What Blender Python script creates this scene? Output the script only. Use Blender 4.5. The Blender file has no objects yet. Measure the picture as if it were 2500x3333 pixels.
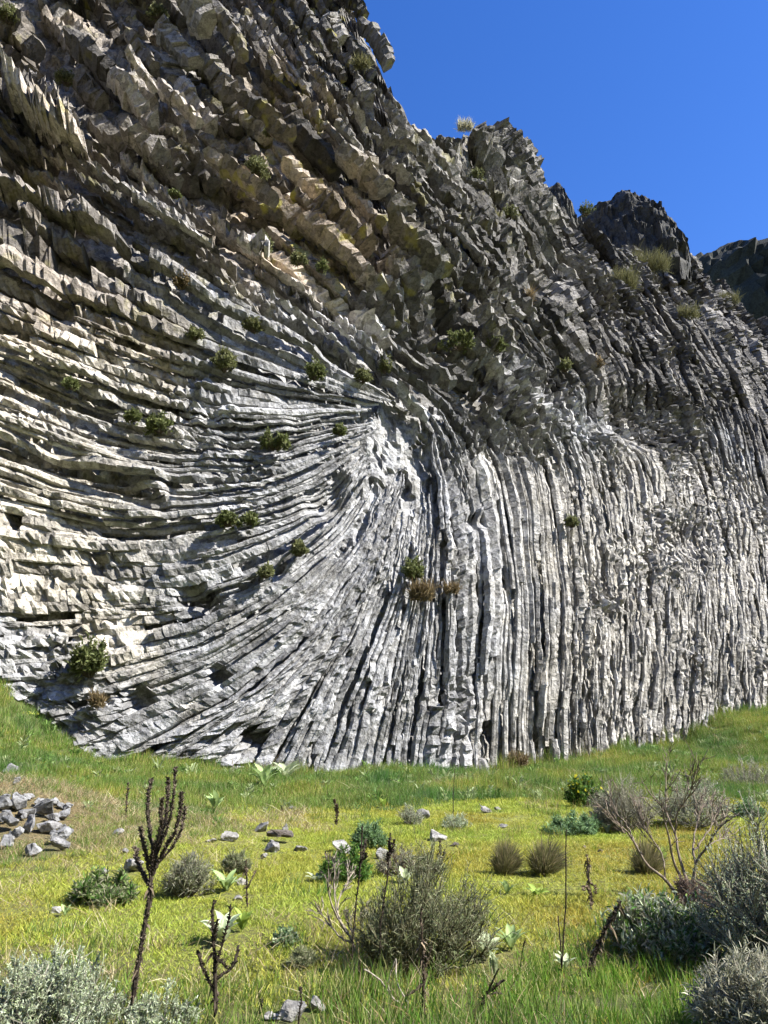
import bpy, bmesh, math, random
import numpy as np
from mathutils import Vector

# ---------------------------------------------------------------- camera, sky, sun
scene = bpy.context.scene
COL = scene.collection
CAM_Z, PITCH = 1.6, math.radians(17.0)
FPX, CX, CY = 1609.0, 829.5, 1106.0            # focal length and centre of the 1659 x 2212 view
cam_data = bpy.data.cameras.new('camera')
cam = bpy.data.objects.new('camera', cam_data)
COL.objects.link(cam)
cam.location = (0, 0, CAM_Z)
cam.rotation_euler = (math.pi / 2 + PITCH, 0, 0)
cam_data.sensor_fit = 'VERTICAL'
cam_data.angle = 2 * math.atan(CY / FPX)
cam_data.clip_start, cam_data.clip_end = 0.1, 3000
scene.camera = cam

SUN_ELEV, SUN_AZ = math.radians(44), math.radians(-17)   # azimuth from +x (right), negative towards the camera
SUN_DIR = Vector((math.cos(SUN_ELEV) * math.cos(SUN_AZ), math.cos(SUN_ELEV) * math.sin(SUN_AZ), math.sin(SUN_ELEV)))
sun_data = bpy.data.lights.new('sun', 'SUN')
sun_data.energy, sun_data.angle, sun_data.color = 5.0, math.radians(0.53), (1.0, 0.95, 0.87)
sun = bpy.data.objects.new('sun', sun_data)
COL.objects.link(sun)
sun.rotation_euler = SUN_DIR.to_track_quat('Z', 'Y').to_euler()

world = bpy.data.worlds.new('World')
scene.world = world
world.use_nodes = True
wn = world.node_tree
wn.nodes.clear()
sky = wn.nodes.new('ShaderNodeTexSky')
sky.sky_type = 'NISHITA'
sky.sun_disc = False
sky.sun_elevation = SUN_ELEV
sky.sun_rotation = math.atan2(SUN_DIR.x, SUN_DIR.y)
sky.air_density, sky.dust_density, sky.ozone_density = 1.0, 0.1, 2.0
hsv = wn.nodes.new('ShaderNodeHueSaturation')
hsv.inputs['Saturation'].default_value = 1.33
hsv.inputs['Hue'].default_value = 0.517
bg = wn.nodes.new('ShaderNodeBackground')
bg.inputs['Strength'].default_value = 0.094
wo = wn.nodes.new('ShaderNodeOutputWorld')
wn.links.new(sky.outputs[0], hsv.inputs['Color'])
wn.links.new(hsv.outputs[0], bg.inputs['Color'])
wn.links.new(bg.outputs[0], wo.inputs[0])
vs = scene.view_settings
vs.view_transform, vs.look, vs.gamma, vs.exposure = 'Standard', 'None', 1.0, 1.45
vs.use_curve_mapping = False
scene.cycles.max_bounces = 3
scene.cycles.diffuse_bounces = 1
scene.cycles.use_adaptive_sampling = True
scene.cycles.adaptive_threshold = 0.035

# ---------------------------------------------------------------- numeric helpers
def hsh(ix, iy, s=0):
    ix = np.asarray(ix).astype(np.int64); iy = np.asarray(iy).astype(np.int64)
    h = (ix * 374761393 + iy * 668265263 + s * 974634777) & 0xFFFFFFFF
    h = ((h ^ (h >> 13)) * 1274126177) & 0xFFFFFFFF
    h = ((h ^ (h >> 16)) * 2246822519) & 0xFFFFFFFF
    h = h ^ (h >> 15)
    return (h & 0xFFFFFF) / float(0x1000000)

def vnoise(x, y, s=0):
    x = np.asarray(x, float); y = np.asarray(y, float)
    ix = np.floor(x); iy = np.floor(y); fx = x - ix; fy = y - iy
    fx = fx * fx * (3 - 2 * fx); fy = fy * fy * (3 - 2 * fy)
    a = hsh(ix, iy, s); b = hsh(ix + 1, iy, s); c = hsh(ix, iy + 1, s); d = hsh(ix + 1, iy + 1, s)
    return (a * (1 - fx) + b * fx) * (1 - fy) + (c * (1 - fx) + d * fx) * fy - 0.5

def fbm(x, y, s=0, o=4):
    v = 0; a = 1.0
    for k in range(o):
        v = v + a * vnoise(x * 2 ** k, y * 2 ** k, s + k * 17); a *= 0.5
    return v

def facet(u, v, s=0, tilt=0.8):
    """broken-rock relief: every Voronoi cell is a tilted flat face of its own height"""
    iu = np.floor(u); iv = np.floor(v)
    best = np.full(u.shape, 1e9); out = np.zeros(u.shape)
    for du in (-1, 0, 1):
        for dv in (-1, 0, 1):
            cu, cv = iu + du, iv + dv
            pu = cu + hsh(cu, cv, s); pv = cv + hsh(cu, cv, s + 1)
            d = (u - pu) ** 2 + (v - pv) ** 2
            h = (hsh(cu, cv, s + 2) - 0.5) + tilt * ((u - pu) * (hsh(cu, cv, s + 3) - 0.5) + (v - pv) * (hsh(cu, cv, s + 4) - 0.5)) * 2
            m = d < best
            best = np.where(m, d, best); out = np.where(m, h, out)
    return out

def sm(a, b, x):
    t = np.clip((np.asarray(x, float) - a) / (b - a), 0, 1)
    return t * t * (3 - 2 * t)

def rays(px, py):
    px = np.asarray(px, float); py = np.asarray(py, float)
    a = (px - CX) / FPX; b = (CY - py) / FPX
    c, s = math.cos(PITCH), math.sin(PITCH)
    return np.stack([a, c - b * s, s + b * c], -1)

# the plan and lean of the rock wall: depth y as a function of x and height z
def cliff_y(x, z):
    x = np.asarray(x, float); z = np.asarray(z, float)
    sp = 6.0 * np.log1p(np.exp(np.clip((x - 2) / 6.0, -30, 30)))
    y = 37 + 0.28 * x + 0.36 * sp + z * (0.08 + 0.17 * sm(-2, 22, x)) + 0.2 * 5 * np.log1p(np.exp(np.clip((z - 20) / 5, -30, 30)))
    y = y + 2.2 * vnoise(x / 11 + 3.3, z / 9, 5) + 0.45 * vnoise(x / 4.5, z / 4 + 7, 6)
    return y

def cliff_hit(px, py):
    d = rays(px, py)
    s = np.full(d.shape[:-1], 40.0)
    for _ in range(120):
        y = cliff_y(d[..., 0] * s, CAM_Z + d[..., 2] * s)
        s = 0.5 * s + 0.5 * y / d[..., 1]
    return d[..., 0] * s, CAM_Z + d[..., 2] * s      # x, z

def resample(p, n):
    p = np.asarray(p, float)
    q = [p[0]]
    pp = np.vstack([2 * p[0] - p[1], p, 2 * p[-1] - p[-2]])
    for i in range(1, len(pp) - 2):
        for t in np.linspace(0, 1, 13)[1:]:
            a, b, c, d = pp[i - 1], pp[i], pp[i + 1], pp[i + 2]
            q.append(0.5 * (2 * b + (c - a) * t + (2 * a - 5 * b + 4 * c - d) * t * t + (3 * b - a - 3 * c + d) * t ** 3))
    q = np.array(q)
    L = np.r_[0, np.cumsum(np.linalg.norm(np.diff(q, axis=0), axis=1))]
    t = np.linspace(0, L[-1], n)
    return np.stack([np.interp(t, L, q[:, 0]), np.interp(t, L, q[:, 1])], -1)

# skyline of the wall and foot of the wall, as heights over x
_sk = np.array([(560, -330), (660, -230), (725, -90), (748, -30), (765, 5), (775, 55), (812, 100), (822, 130), (850, 205), (880, 240), (910, 262),
                (960, 283), (1010, 280), (1060, 274), (1112, 296), (1138, 335), (1146, 370), (1165, 412), (1200, 440), (1245, 472),
                (1290, 510), (1350, 528), (1450, 537), (1492, 548), (1530, 590), (1600, 652), (1659, 690), (1800, 780), (2100, 930), (2500, 1080)])
_sx, _sz = cliff_hit(_sk[:, 0], _sk[:, 1])
_sx = np.maximum.accumulate(_sx + np.arange(len(_sx)) * 1e-3)
def cliff_top(x):
    return np.interp(x, np.r_[-60, _sx], np.r_[62, _sz])
_bs = np.array([(-300, 1330), (-120, 1400), (0, 1472), (100, 1562), (220, 1640), (400, 1655), (550, 1668), (700, 1680), (850, 1666), (1000, 1680),
                (1150, 1665), (1300, 1632), (1470, 1612), (1555, 1545), (1659, 1532), (1900, 1500), (2300, 1480)])
_bx, _bz = cliff_hit(_bs[:, 0], _bs[:, 1])
def foot_z(x):
    return np.interp(x, _bx, _bz)

def ground_z(x, y):
    x = np.asarray(x, float); y = np.asarray(y, float)
    zb = foot_z(x)
    yc = cliff_y(x, zb)
    y0 = 15 + 12 * sm(-6, 4, x) - 8 * sm(8, 24, x)
    t = np.clip((y - y0) / np.maximum(yc - y0, 1), 0, 1.0)
    z = zb * (t ** 1.5)
    z = z + 0.22 * vnoise(x / 3.1, y / 3.7, 31) * sm(3, 9, y) + 0.07 * vnoise(x / 0.9, y / 0.9, 32)
    # unseen far side of the gorge, added behind the viewpoint to cut sky fill
    z = z + 0.85 * np.clip(-14 - y, 0, 170) + 5.0 * fbm(x / 40, y / 40, 35, 3) * sm(-20, -80, y)
    # low hump under the rubble on the left
    z = z + 0.85 * np.exp(-(((x + 7.6) / 2.4) ** 2 + ((y - 14.6) / 2.8) ** 2))
    return z

PILE = (-7.0, 14.2)
def gp(px, py):
    """point of the ground seen at a place in the view"""
    d = rays(px, py)
    t = np.arange(2.0, 65.0, 0.04)
    q = d[None] * t[:, None]
    hit = CAM_Z + q[:, 2] <= ground_z(q[:, 0], q[:, 1])
    s = t[np.argmax(hit)] if hit.any() else 60.0
    p = d * s
    return np.array([p[0], p[1], float(ground_z(p[0], p[1]))])

def at(px, py, y):
    d = rays(px, py)
    s = y / d[..., 1]
    p = d * s[..., None] if np.ndim(s) else d * s
    p = np.array(p); p[..., 2] += CAM_Z
    return p

# ---------------------------------------------------------------- materials
def new_mat(name):
    m = bpy.data.materials.new(name); m.use_nodes = True
    nt = m.node_tree; nt.nodes.clear()
    return m, nt, lambda t, **k: nt.nodes.new(t)

def N(nt, typ, **kw):
    n = nt.nodes.new(typ)
    for k, v in kw.items():
        if k.startswith('_'): setattr(n, k[1:], v)
        else: n.inputs[k].default_value = v
    return n

def mixc(nt, fac, a, b, mode='MIX'):
    n = nt.nodes.new('ShaderNodeMix'); n.data_type = 'RGBA'; n.blend_type = mode
    for sock, v in ((n.inputs['Factor'], fac), (n.inputs['A'], a), (n.inputs['B'], b)):
        if isinstance(v, bpy.types.NodeSocket): nt.links.new(v, sock)
        else: sock.default_value = v
    return n.outputs['Result']

def ramp(nt, src, p0, p1, c0=(0, 0, 0, 1), c1=(1, 1, 1, 1)):
    r = nt.nodes.new('ShaderNodeValToRGB')
    r.color_ramp.elements[0].position, r.color_ramp.elements[1].position = p0, p1
    r.color_ramp.elements[0].color, r.color_ramp.elements[1].color = c0, c1
    nt.links.new(src, r.inputs[0])
    return r.outputs[0]

def rock_material(name, scale=1.0, bump=0.13, lichen=True):
    m = bpy.data.materials.new(name); m.use_nodes = True
    nt = m.node_tree; nt.nodes.clear()
    out = N(nt, 'ShaderNodeOutputMaterial'); b = N(nt, 'ShaderNodeBsdfPrincipled', Roughness=0.85)
    b.inputs['Specular IOR Level'].default_value = 0.25
    geo = N(nt, 'ShaderNodeNewGeometry'); at_ = N(nt, 'ShaderNodeAttribute', _attribute_name='col')
    n1 = N(nt, 'ShaderNodeTexNoise', Scale=0.9 * scale, Detail=3.0, Roughness=0.65)
    n2 = N(nt, 'ShaderNodeTexNoise', Scale=6.0 * scale, Detail=3.5, Roughness=0.75)
    v1 = N(nt, 'ShaderNodeTexVoronoi', Scale=2.6 * scale); v1.distance = 'CHEBYCHEV'
    for n in (n1, n2, v1): nt.links.new(geo.outputs['Position'], n.inputs['Vector'])
    base = at_.outputs['Color']
    c = mixc(nt, ramp(nt, n1.outputs[0], 0.35, 0.72), base, (0.62, 0.60, 0.55, 1), 'MULTIPLY')
    c = mixc(nt, ramp(nt, n2.outputs[0], 0.46, 0.72), c, (0.42, 0.41, 0.40, 1), 'MULTIPLY')
    vc = N(nt, 'ShaderNodeSeparateColor'); nt.links.new(v1.outputs['Color'], vc.inputs[0])
    c = mixc(nt, ramp(nt, vc.outputs[0], 0.45, 1.0, (0.0, 0.0, 0.0, 1), (0.9, 0.9, 0.9, 1)), c, (0.42, 0.42, 0.43, 1), 'MULTIPLY')
    if lichen:
        la = N(nt, 'ShaderNodeAttribute', _attribute_name='lichen')
        n3 = N(nt, 'ShaderNodeTexNoise', Scale=0.55, Detail=2.0, Roughness=0.7)
        nt.links.new(geo.outputs['Position'], n3.inputs['Vector'])
        mul = N(nt, 'ShaderNodeMath', _operation='MULTIPLY')
        nt.links.new(ramp(nt, n3.outputs[0], 0.585, 0.655), mul.inputs[0]); nt.links.new(la.outputs['Fac'], mul.inputs[1])
        c = mixc(nt, mul.outputs[0], c, (0.34, 0.31, 0.05, 1))
    nt.links.new(c, b.inputs['Base Color'])
    # hackly fine relief
    add2 = N(nt, 'ShaderNodeMath', _operation='MULTIPLY_ADD'); add2.inputs[1].default_value = 0.9
    nt.links.new(v1.outputs['Distance'], add2.inputs[0]); nt.links.new(n2.outputs[0], add2.inputs[2])
    bp = N(nt, 'ShaderNodeBump', Strength=0.9, Distance=bump)
    nt.links.new(add2.outputs[0], bp.inputs['Height']); nt.links.new(bp.outputs[0], b.inputs['Normal'])
    nt.links.new(b.outputs[0], out.inputs[0])
    return m

def plant_material(name, transl=0.35, rough=0.6, var=0.25, noise=9.0):
    m = bpy.data.materials.new(name); m.use_nodes = True
    nt = m.node_tree; nt.nodes.clear()
    out = N(nt, 'ShaderNodeOutputMaterial')
    b = N(nt, 'ShaderNodeBsdfPrincipled', Roughness=rough); b.inputs['Specular IOR Level'].default_value = 0.2
    a = N(nt, 'ShaderNodeAttribute', _attribute_name='col')
    geo = N(nt, 'ShaderNodeNewGeometry')
    n = N(nt, 'ShaderNodeTexNoise', Scale=noise, Detail=3.0)
    nt.links.new(geo.outputs['Position'], n.inputs['Vector'])
    c = mixc(nt, ramp(nt, n.outputs[0], 0.3, 0.7), a.outputs['Color'], (1 - var, 1 - var, 1 - var, 1), 'MULTIPLY')
    nt.links.new(c, b.inputs['Base Color'])
    if transl > 0:
        t = N(nt, 'ShaderNodeBsdfTranslucent'); nt.links.new(c, t.inputs[0])
        mx = N(nt, 'ShaderNodeMixShader', Fac=transl)
        nt.links.new(b.outputs[0], mx.inputs[1]); nt.links.new(t.outputs[0], mx.inputs[2]); nt.links.new(mx.outputs[0], out.inputs[0])
    else:
        nt.links.new(b.outputs[0], out.inputs[0])
    return m

M_ROCK = rock_material('basalt')
M_STONE = rock_material('field_stone', scale=4.0, bump=0.02, lichen=False)
M_LEAF = plant_material('foliage')
M_BARK = plant_material('dry_stem', 0.0, 0.85, 0.5, 40.0)

def grass_material():
    m = bpy.data.materials.new('grass_blade'); m.use_nodes = True
    nt = m.node_tree; nt.nodes.clear()
    out = N(nt, 'ShaderNodeOutputMaterial')
    b = N(nt, 'ShaderNodeBsdfPrincipled', Roughness=0.55); b.inputs['Specular IOR Level'].default_value = 0.25
    a = N(nt, 'ShaderNodeAttribute', _attribute_name='col')
    ti = N(nt, 'ShaderNodeAttribute', _attribute_name='tint'); ti.attribute_type = 'INSTANCER'
    c = mixc(nt, 1.0, a.outputs['Color'], ti.outputs['Color'], 'MULTIPLY')
    nt.links.new(c, b.inputs['Base Color'])
    t = N(nt, 'ShaderNodeBsdfTranslucent'); nt.links.new(c, t.inputs[0])
    mx = N(nt, 'ShaderNodeMixShader', Fac=0.4)
    nt.links.new(b.outputs[0], mx.inputs[1]); nt.links.new(t.outputs[0], mx.inputs[2]); nt.links.new(mx.outputs[0], out.inputs[0])
    return m
M_GRASS = grass_material()

def soil_material():
    m = bpy.data.materials.new('meadow_soil'); m.use_nodes = True
    nt = m.node_tree; nt.nodes.clear()
    out = N(nt, 'ShaderNodeOutputMaterial'); b = N(nt, 'ShaderNodeBsdfPrincipled', Roughness=0.95)
    a = N(nt, 'ShaderNodeAttribute', _attribute_name='col')
    geo = N(nt, 'ShaderNodeNewGeometry')
    n = N(nt, 'ShaderNodeTexNoise', Scale=14.0, Detail=8.0, Roughness=0.75)
    nt.links.new(geo.outputs['Position'], n.inputs['Vector'])
    c = mixc(nt, ramp(nt, n.outputs[0], 0.38, 0.66), (0.09, 0.085, 0.03, 1), a.outputs['Color'])
    nt.links.new(c, b.inputs['Base Color'])
    bp = N(nt, 'ShaderNodeBump', Strength=1.0, Distance=0.08)
    nt.links.new(n.outputs[0], bp.inputs['Height']); nt.links.new(bp.outputs[0], b.inputs['Normal'])
    nt.links.new(b.outputs[0], out.inputs[0])
    return m
M_SOIL = soil_material()

# ---------------------------------------------------------------- mesh helpers
def make_mesh(name, verts, faces, mat, col=None, lichen=None, smooth=False):
    """verts (n,3); faces (m,k) array or list of such arrays; col per vertex"""
    me = bpy.data.meshes.new(name)
    verts = np.asarray(verts, np.float32)
    fl = faces if isinstance(faces, list) else [faces]
    fl = [np.asarray(f, np.int32) for f in fl if len(f)]
    loops = np.concatenate([f.ravel() for f in fl])
    tot = np.concatenate([np.full(len(f), f.shape[1], np.int32) for f in fl])
    start = np.r_[0, np.cumsum(tot)[:-1]].astype(np.int32)
    me.vertices.add(len(verts)); me.vertices.foreach_set('co', verts.ravel())
    me.loops.add(len(loops)); me.loops.foreach_set('vertex_index', loops)
    me.polygons.add(len(tot)); me.polygons.foreach_set('loop_start', start); me.polygons.foreach_set('loop_total', tot)
    if col is not None:
        c = np.ones((len(verts), 4), np.float32); c[:, :3] = np.asarray(col)[..., :3]
        me.attributes.new('col', 'FLOAT_COLOR', 'POINT').data.foreach_set('color', c.ravel())
    if lichen is not None:
        me.attributes.new('lichen', 'FLOAT', 'POINT').data.foreach_set('value', np.asarray(lichen, np.float32))
    me.update(calc_edges=True)
    me.polygons.foreach_set('use_smooth', np.full(len(tot), smooth, bool))
    me.materials.append(mat)
    return me

def link(name, me, parent=None, loc=None):
    o = bpy.data.objects.new(name, me); COL.objects.link(o)
    if name in ('branches', 'foliage', 'flowers', 'twigs', 'blades', 'withered_leaves'): o['kind'] = 'stuff'
    if parent is not None: o.parent = parent
    if loc is not None: o.location = loc
    return o

def empty(name, loc):
    o = bpy.data.objects.new(name, None); COL.objects.link(o); o.location = [float(v) for v in loc]
    o.empty_display_size = 0.2
    return o

def tag(o, label=None, cat=None, group=None, kind=None):
    if label: o['label'] = label
    if cat: o['category'] = cat
    if group: o['group'] = group
    if kind: o['kind'] = kind
    return o

def tubes(P, R, sides=3):
    """P (n,k,3) polylines, R (n,k) radii -> verts, quads"""
    n, k, _ = P.shape
    T = np.gradient(P, axis=1); T /= np.linalg.norm(T, axis=2, keepdims=True) + 1e-9
    ref = np.where(np.abs(T[..., 2:3]) > 0.9, np.array([1.0, 0, 0]), np.array([0, 0, 1.0]))
    U = np.cross(T, ref); U /= np.linalg.norm(U, axis=2, keepdims=True) + 1e-9
    V = np.cross(T, U)
    a = np.arange(sides) * 2 * math.pi / sides
    ring = P[:, :, None] + R[:, :, None, None] * (np.cos(a)[None, None, :, None] * U[:, :, None] + np.sin(a)[None, None, :, None] * V[:, :, None])
    idx = np.arange(n * k * sides).reshape(n, k, sides)
    nx = np.roll(idx, -1, axis=2)
    q = np.stack([idx[:, :-1], nx[:, :-1], nx[:, 1:], idx[:, 1:]], -1).reshape(-1, 4)
    return ring.reshape(-1, 3), q

def blades(base, tip, width, rng, bend=0.2):
    """flat pointed blades from base to tip (n,3) each; returns verts, faces(quads+tris)"""
    n = len(base)
    d = tip - base
    side = np.cross(d, rng.normal(size=(n, 3))); side /= np.linalg.norm(side, axis=1, keepdims=True) + 1e-9
    side *= np.reshape(width, (-1, 1))
    L = np.linalg.norm(d, axis=1, keepdims=True)
    sag = np.array([0, 0, 1.0]) * L * bend
    mid = base + d * 0.55 + sag * 0.5
    v = np.stack([base - side * 0.5, base + side * 0.5, mid + side * 0.45, mid - side * 0.45, tip], 1).reshape(-1, 3)
    i = np.arange(n)[:, None] * 5
    return v, [i + np.array([[0, 1, 2, 3]]), i + np.array([[3, 2, 4]])]

# ---------------------------------------------------------------- ground
gx = np.r_[np.linspace(-400, -45, 22), np.linspace(-44, 70, 290), np.linspace(72, 500, 22)]
gy = np.r_[np.linspace(-300, -4, 16), np.linspace(-3, 75, 240), np.linspace(78, 900, 20)]
GX, GY = np.meshgrid(gx, gy)
GZ = ground_z(GX, GY)
def meadow_mix(x, y):
    """0 = short yellow turf, 1 = taller green grass; and a dry factor"""
    nz = fbm(x / 4.0, y / 5.0, 51, 3)
    green = np.clip(sm(17, 24, y + 6 * nz + 3.0 * sm(-3, -6, x)) + 0.85 * sm(6.6, 5.0, y + 1.6 * nz - 1.5 * sm(0.5, 3, x)), 0, 1)
    green = np.maximum(green, sm(-3.2, -5.5, x + 2 * nz) * sm(9, 11, y))
    dry = 1.3 * np.exp(-(((x - PILE[0]) / 3.0) ** 2 + ((y - PILE[1]) / 4.5) ** 2)) + 0.28 * sm(0.25, 0.5, fbm(x / 2.2, y / 3.0, 71, 3)) + 0.14 * sm(8, 6, y)
    return green, np.clip(dry, 0, 1)
g_, d_ = meadow_mix(GX, GY)
gc = (1 - g_)[..., None] * np.array([0.32, 0.35, 0.04]) + g_[..., None] * np.array([0.08, 0.135, 0.022])
gc = gc * (1 - d_[..., None]) + d_[..., None] * np.array([0.24, 0.17, 0.08])
gc = gc + (np.array([0.13, 0.115, 0.09]) - gc) * sm(-8, -16, GY)[..., None]  # unseen rear slope toned grey-brown to dim and neutralise its bounced light
nyy, nxx = GX.shape
ii = np.arange(nyy * nxx).reshape(nyy, nxx)
quads = np.stack([ii[:-1, :-1], ii[:-1, 1:], ii[1:, 1:], ii[1:, :-1]], -1).reshape(-1, 4)
ground = link('ground', make_mesh('ground', np.stack([GX, GY, GZ], -1).reshape(-1, 3), quads, M_SOIL, gc.reshape(-1, 3), smooth=True))
tag(ground, 'sunny meadow floor rising to the foot of the cliff', kind='structure')

# ---------------------------------------------------------------- rock colours over the wall (view coordinates used only as a map of the wall)
def world_to_view(x, y, z):
    c, s = math.cos(PITCH), math.sin(PITCH)
    zz = z - CAM_Z
    f = y * c + zz * s; u = -y * s + zz * c
    return CX + FPX * x / f, CY - FPX * u / f

def rock_colour(x, z, rnd=0.5):
    px, py = world_to_view(x, cliff_y(x, z), z)
    nz = fbm(x / 3.0, z / 3.0, 91, 3); nb = fbm(x / 7.0 + 3, z / 7.0, 95, 2)
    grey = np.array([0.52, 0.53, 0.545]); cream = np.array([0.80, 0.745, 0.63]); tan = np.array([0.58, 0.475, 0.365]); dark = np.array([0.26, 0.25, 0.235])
    def W(a): return np.asarray(a)[..., None]
    c = W(np.ones_like(px)) * grey
    k = 0.85 * sm(520, 60, px + 250 * nz) * sm(640, 760, py) * sm(1500, 1250, py + 300 * nz)
    c = c * (1 - W(k)) + W(k) * cream
    k = sm(900, 1300, px + 300 * nz) * sm(850, 1000, py + 200 * nb) * 0.45
    c = c * (1 - W(k)) + W(k) * cream
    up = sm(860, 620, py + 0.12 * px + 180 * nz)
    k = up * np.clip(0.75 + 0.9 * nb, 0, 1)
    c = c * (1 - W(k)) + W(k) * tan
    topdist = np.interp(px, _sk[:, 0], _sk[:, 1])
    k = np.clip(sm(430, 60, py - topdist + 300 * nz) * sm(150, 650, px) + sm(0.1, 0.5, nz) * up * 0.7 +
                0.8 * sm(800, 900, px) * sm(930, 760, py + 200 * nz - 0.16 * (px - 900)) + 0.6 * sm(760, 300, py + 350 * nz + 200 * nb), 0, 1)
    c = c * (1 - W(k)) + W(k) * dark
    c = c * W(0.60 + 0.55 * np.asarray(rnd) * np.ones_like(px))
    lich = np.clip(sm(900, 640, py) * sm(1250, 900, px) * (0.2 + 1.4 * np.clip(nb, 0, 1)), 0, 1) * 0.8
    return c, lich

CAV = [(700, 1080, 38, 1.2), (730, 1040, 24, 0.8), (415, 1290, 30, 1.0), (455, 1310, 22, 1.0), (205, 1215, 28, 0.9), (925, 990, 34, 0.25), (1030, 985, 30, 0.25), (1020, 1130, 18, 0.5),
       (1300, 900, 50, 1.2), (1385, 905, 60, 1.4), (1480, 1160, 46, 0.9), (545, 1595, 28, 1.2), (470, 1460, 22, 1.0), (300, 1510, 30, 0.9), (1150, 600, 60, 1.2), (900, 700, 50, 1.5), (960, 725, 60, 1.5),
       (560, 200, 50, 1.5), (800, 330, 50, 1.4), (130, 660, 40, 1.0), (30, 1130, 18, 1.0), (330, 270, 45, 1.2), (60, 330, 40, 1.2), (1010, 380, 40, 1.2), (600, 1230, 18, 0.8)]
OVR = [([(-90, 925), (120, 985), (375, 1088)], 0.9), ([(-90, 725), (130, 815), (260, 885)], 0.6), ([(150, 525), (300, 600), (560, 740), (700, 800)], 0.6), ([(540, 630), (835, 812)], 0.8), ([(90, 470), (290, 605)], 0.8),
       ([(200, 360), (340, 455)], 0.8), ([(470, 935), (640, 948)], 0.4), ([(430, 1020), (560, 1000)], 0.4), ([(120, 1110), (380, 1135)], 0.4), ([(0, 600), (140, 650)], 0.6)]
def sculpt(px, py):
    """hollows and overhanging slabs of the wall"""
    d = np.zeros_like(px)
    for x, y, r, a in CAV: d = d - a * np.exp(-(((px - x) / r) ** 2 + ((py - y) / r) ** 2) ** 2)
    for ln, a in OVR:
        ln = np.array(ln, float)
        dy = py - np.interp(px, ln[:, 0], ln[:, 1])
        on = sm(ln[0, 0] - 5, ln[0, 0] + 25, px) * sm(ln[-1, 0] + 5, ln[-1, 0] - 25, px)
        d = d + a * on * (np.exp(-((dy + 24) / 22) ** 4) - 0.8 * np.exp(-((dy - 22) / 20) ** 4))
    return d

# ---------------------------------------------------------------- the wall itself
cliff = None
def build_wall():
    xs = np.r_[np.linspace(-60, -29, 60), np.linspace(-28.5, 45, 330), np.linspace(45.5, 110, 150)]
    fr = np.linspace(0, 1, 250)
    X, F = np.meshgrid(xs, fr)
    zb = -2.0; ZT = cliff_top(X) + 0.5 * fbm(X / 1.3, X * 0, 12, 3)
    Z = zb + F * (ZT - zb)
    Y = cliff_y(X, Z)
    up = sm(0.45, 0.8, F) * 0.7 + 0.3
    a = math.radians(-50)
    U = X * math.cos(a) + Z * math.sin(a); V = -X * math.sin(a) + Z * math.cos(a)
    d1 = facet(U / 2.4, V / 1.3, 200) * 0.9 + facet(U / 0.9, V / 0.5, 210) * 0.4
    d2 = facet(X / 0.8, Z / 2.4, 220) * 0.5 + facet(X / 0.45, Z / 0.9, 230) * 0.3
    w = sm(18, 30, Z + 0.3 * X)
    D = d1 * w + d2 * (1 - w)
    Y = Y + 1.0 - D
    pv, qv = world_to_view(X, cliff_y(X, Z), Z)
    Y = Y - np.minimum(sculpt(pv, qv), 0) * 0.9
    X = X + 0.12 * vnoise(X * 3, Z * 3, 44)
    # roll the top back into a rough plateau
    back = np.linspace(0, 1, 14)[1:, None]
    XB = np.repeat(X[-1:], 13, 0); YB = Y[-1:] + 45 * back ** 1.4
    ZB = Z[-1:] - 6 * back + 0.8 * fbm(XB / 3, YB / 3, 15, 3)
    X = np.vstack([X, XB]); Y = np.vstack([Y, YB]); Z2 = np.vstack([Z, ZB])
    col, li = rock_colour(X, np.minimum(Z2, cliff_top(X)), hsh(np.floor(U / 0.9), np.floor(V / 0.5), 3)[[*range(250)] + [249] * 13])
    n, m = X.shape
    ii = np.arange(n * m).reshape(n, m)
    q = np.stack([ii[:-1, :-1], ii[:-1, 1:], ii[1:, 1:], ii[1:, :-1]], -1).reshape(-1, 4)
    me = make_mesh('cliff', np.stack([X, Y, Z2], -1).reshape(-1, 3), q, M_ROCK, col.reshape(-1, 3), li.ravel())
    o = link('cliff', me)
    return tag(o, 'tall basalt cliff with columns fanning out from one point', kind='structure')
cliff = build_wall()

# ---------------------------------------------------------------- columns of the cliff
A = [[(858, 868), (830, 850), (560, 690), (240, 500), (-200, 270)],
     [(860, 874), (760, 838), (500, 730), (250, 600), (-200, 390)],
     [(861, 880), (720, 860), (500, 800), (250, 720), (-200, 550)],
     [(862, 885), (700, 890), (480, 880), (250, 815), (-200, 655)],
     [(862, 890), (700, 925), (500, 945), (300, 915), (0, 800), (-200, 730)],
     [(862, 895), (720, 960), (520, 1000), (300, 1000), (0, 910), (-200, 840)],
     [(863, 900), (730, 1000), (560, 1070), (380, 1092), (200, 1070), (0, 1010), (-200, 950)],
     [(865, 906), (740, 1040), (600, 1120), (400, 1160), (200, 1160), (0, 1135), (-200, 1110)],
     [(868, 912), (760, 1080), (640, 1190), (450, 1270), (200, 1300), (0, 1300), (-200, 1290)],
     [(874, 918), (790, 1100), (680, 1230), (480, 1370), (200, 1450), (0, 1470), (-200, 1480)],
     [(880, 924), (820, 1110), (720, 1280), (560, 1450), (350, 1580), (100, 1700), (0, 1740)],
     [(888, 930), (850, 1110), (770, 1310), (660, 1500), (520, 1740)],
     [(898, 936), (880, 1110), (820, 1330), (740, 1520), (670, 1740)],
     [(912, 942), (910, 1110), (880, 1350), (830, 1550), (795, 1740)],
     [(926, 948), (938, 1110), (935, 1350), (905, 1550), (885, 1740)],
     [(932, 940), (955, 1050), (975, 1350), (965, 1550), (940, 1740)]]
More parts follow.
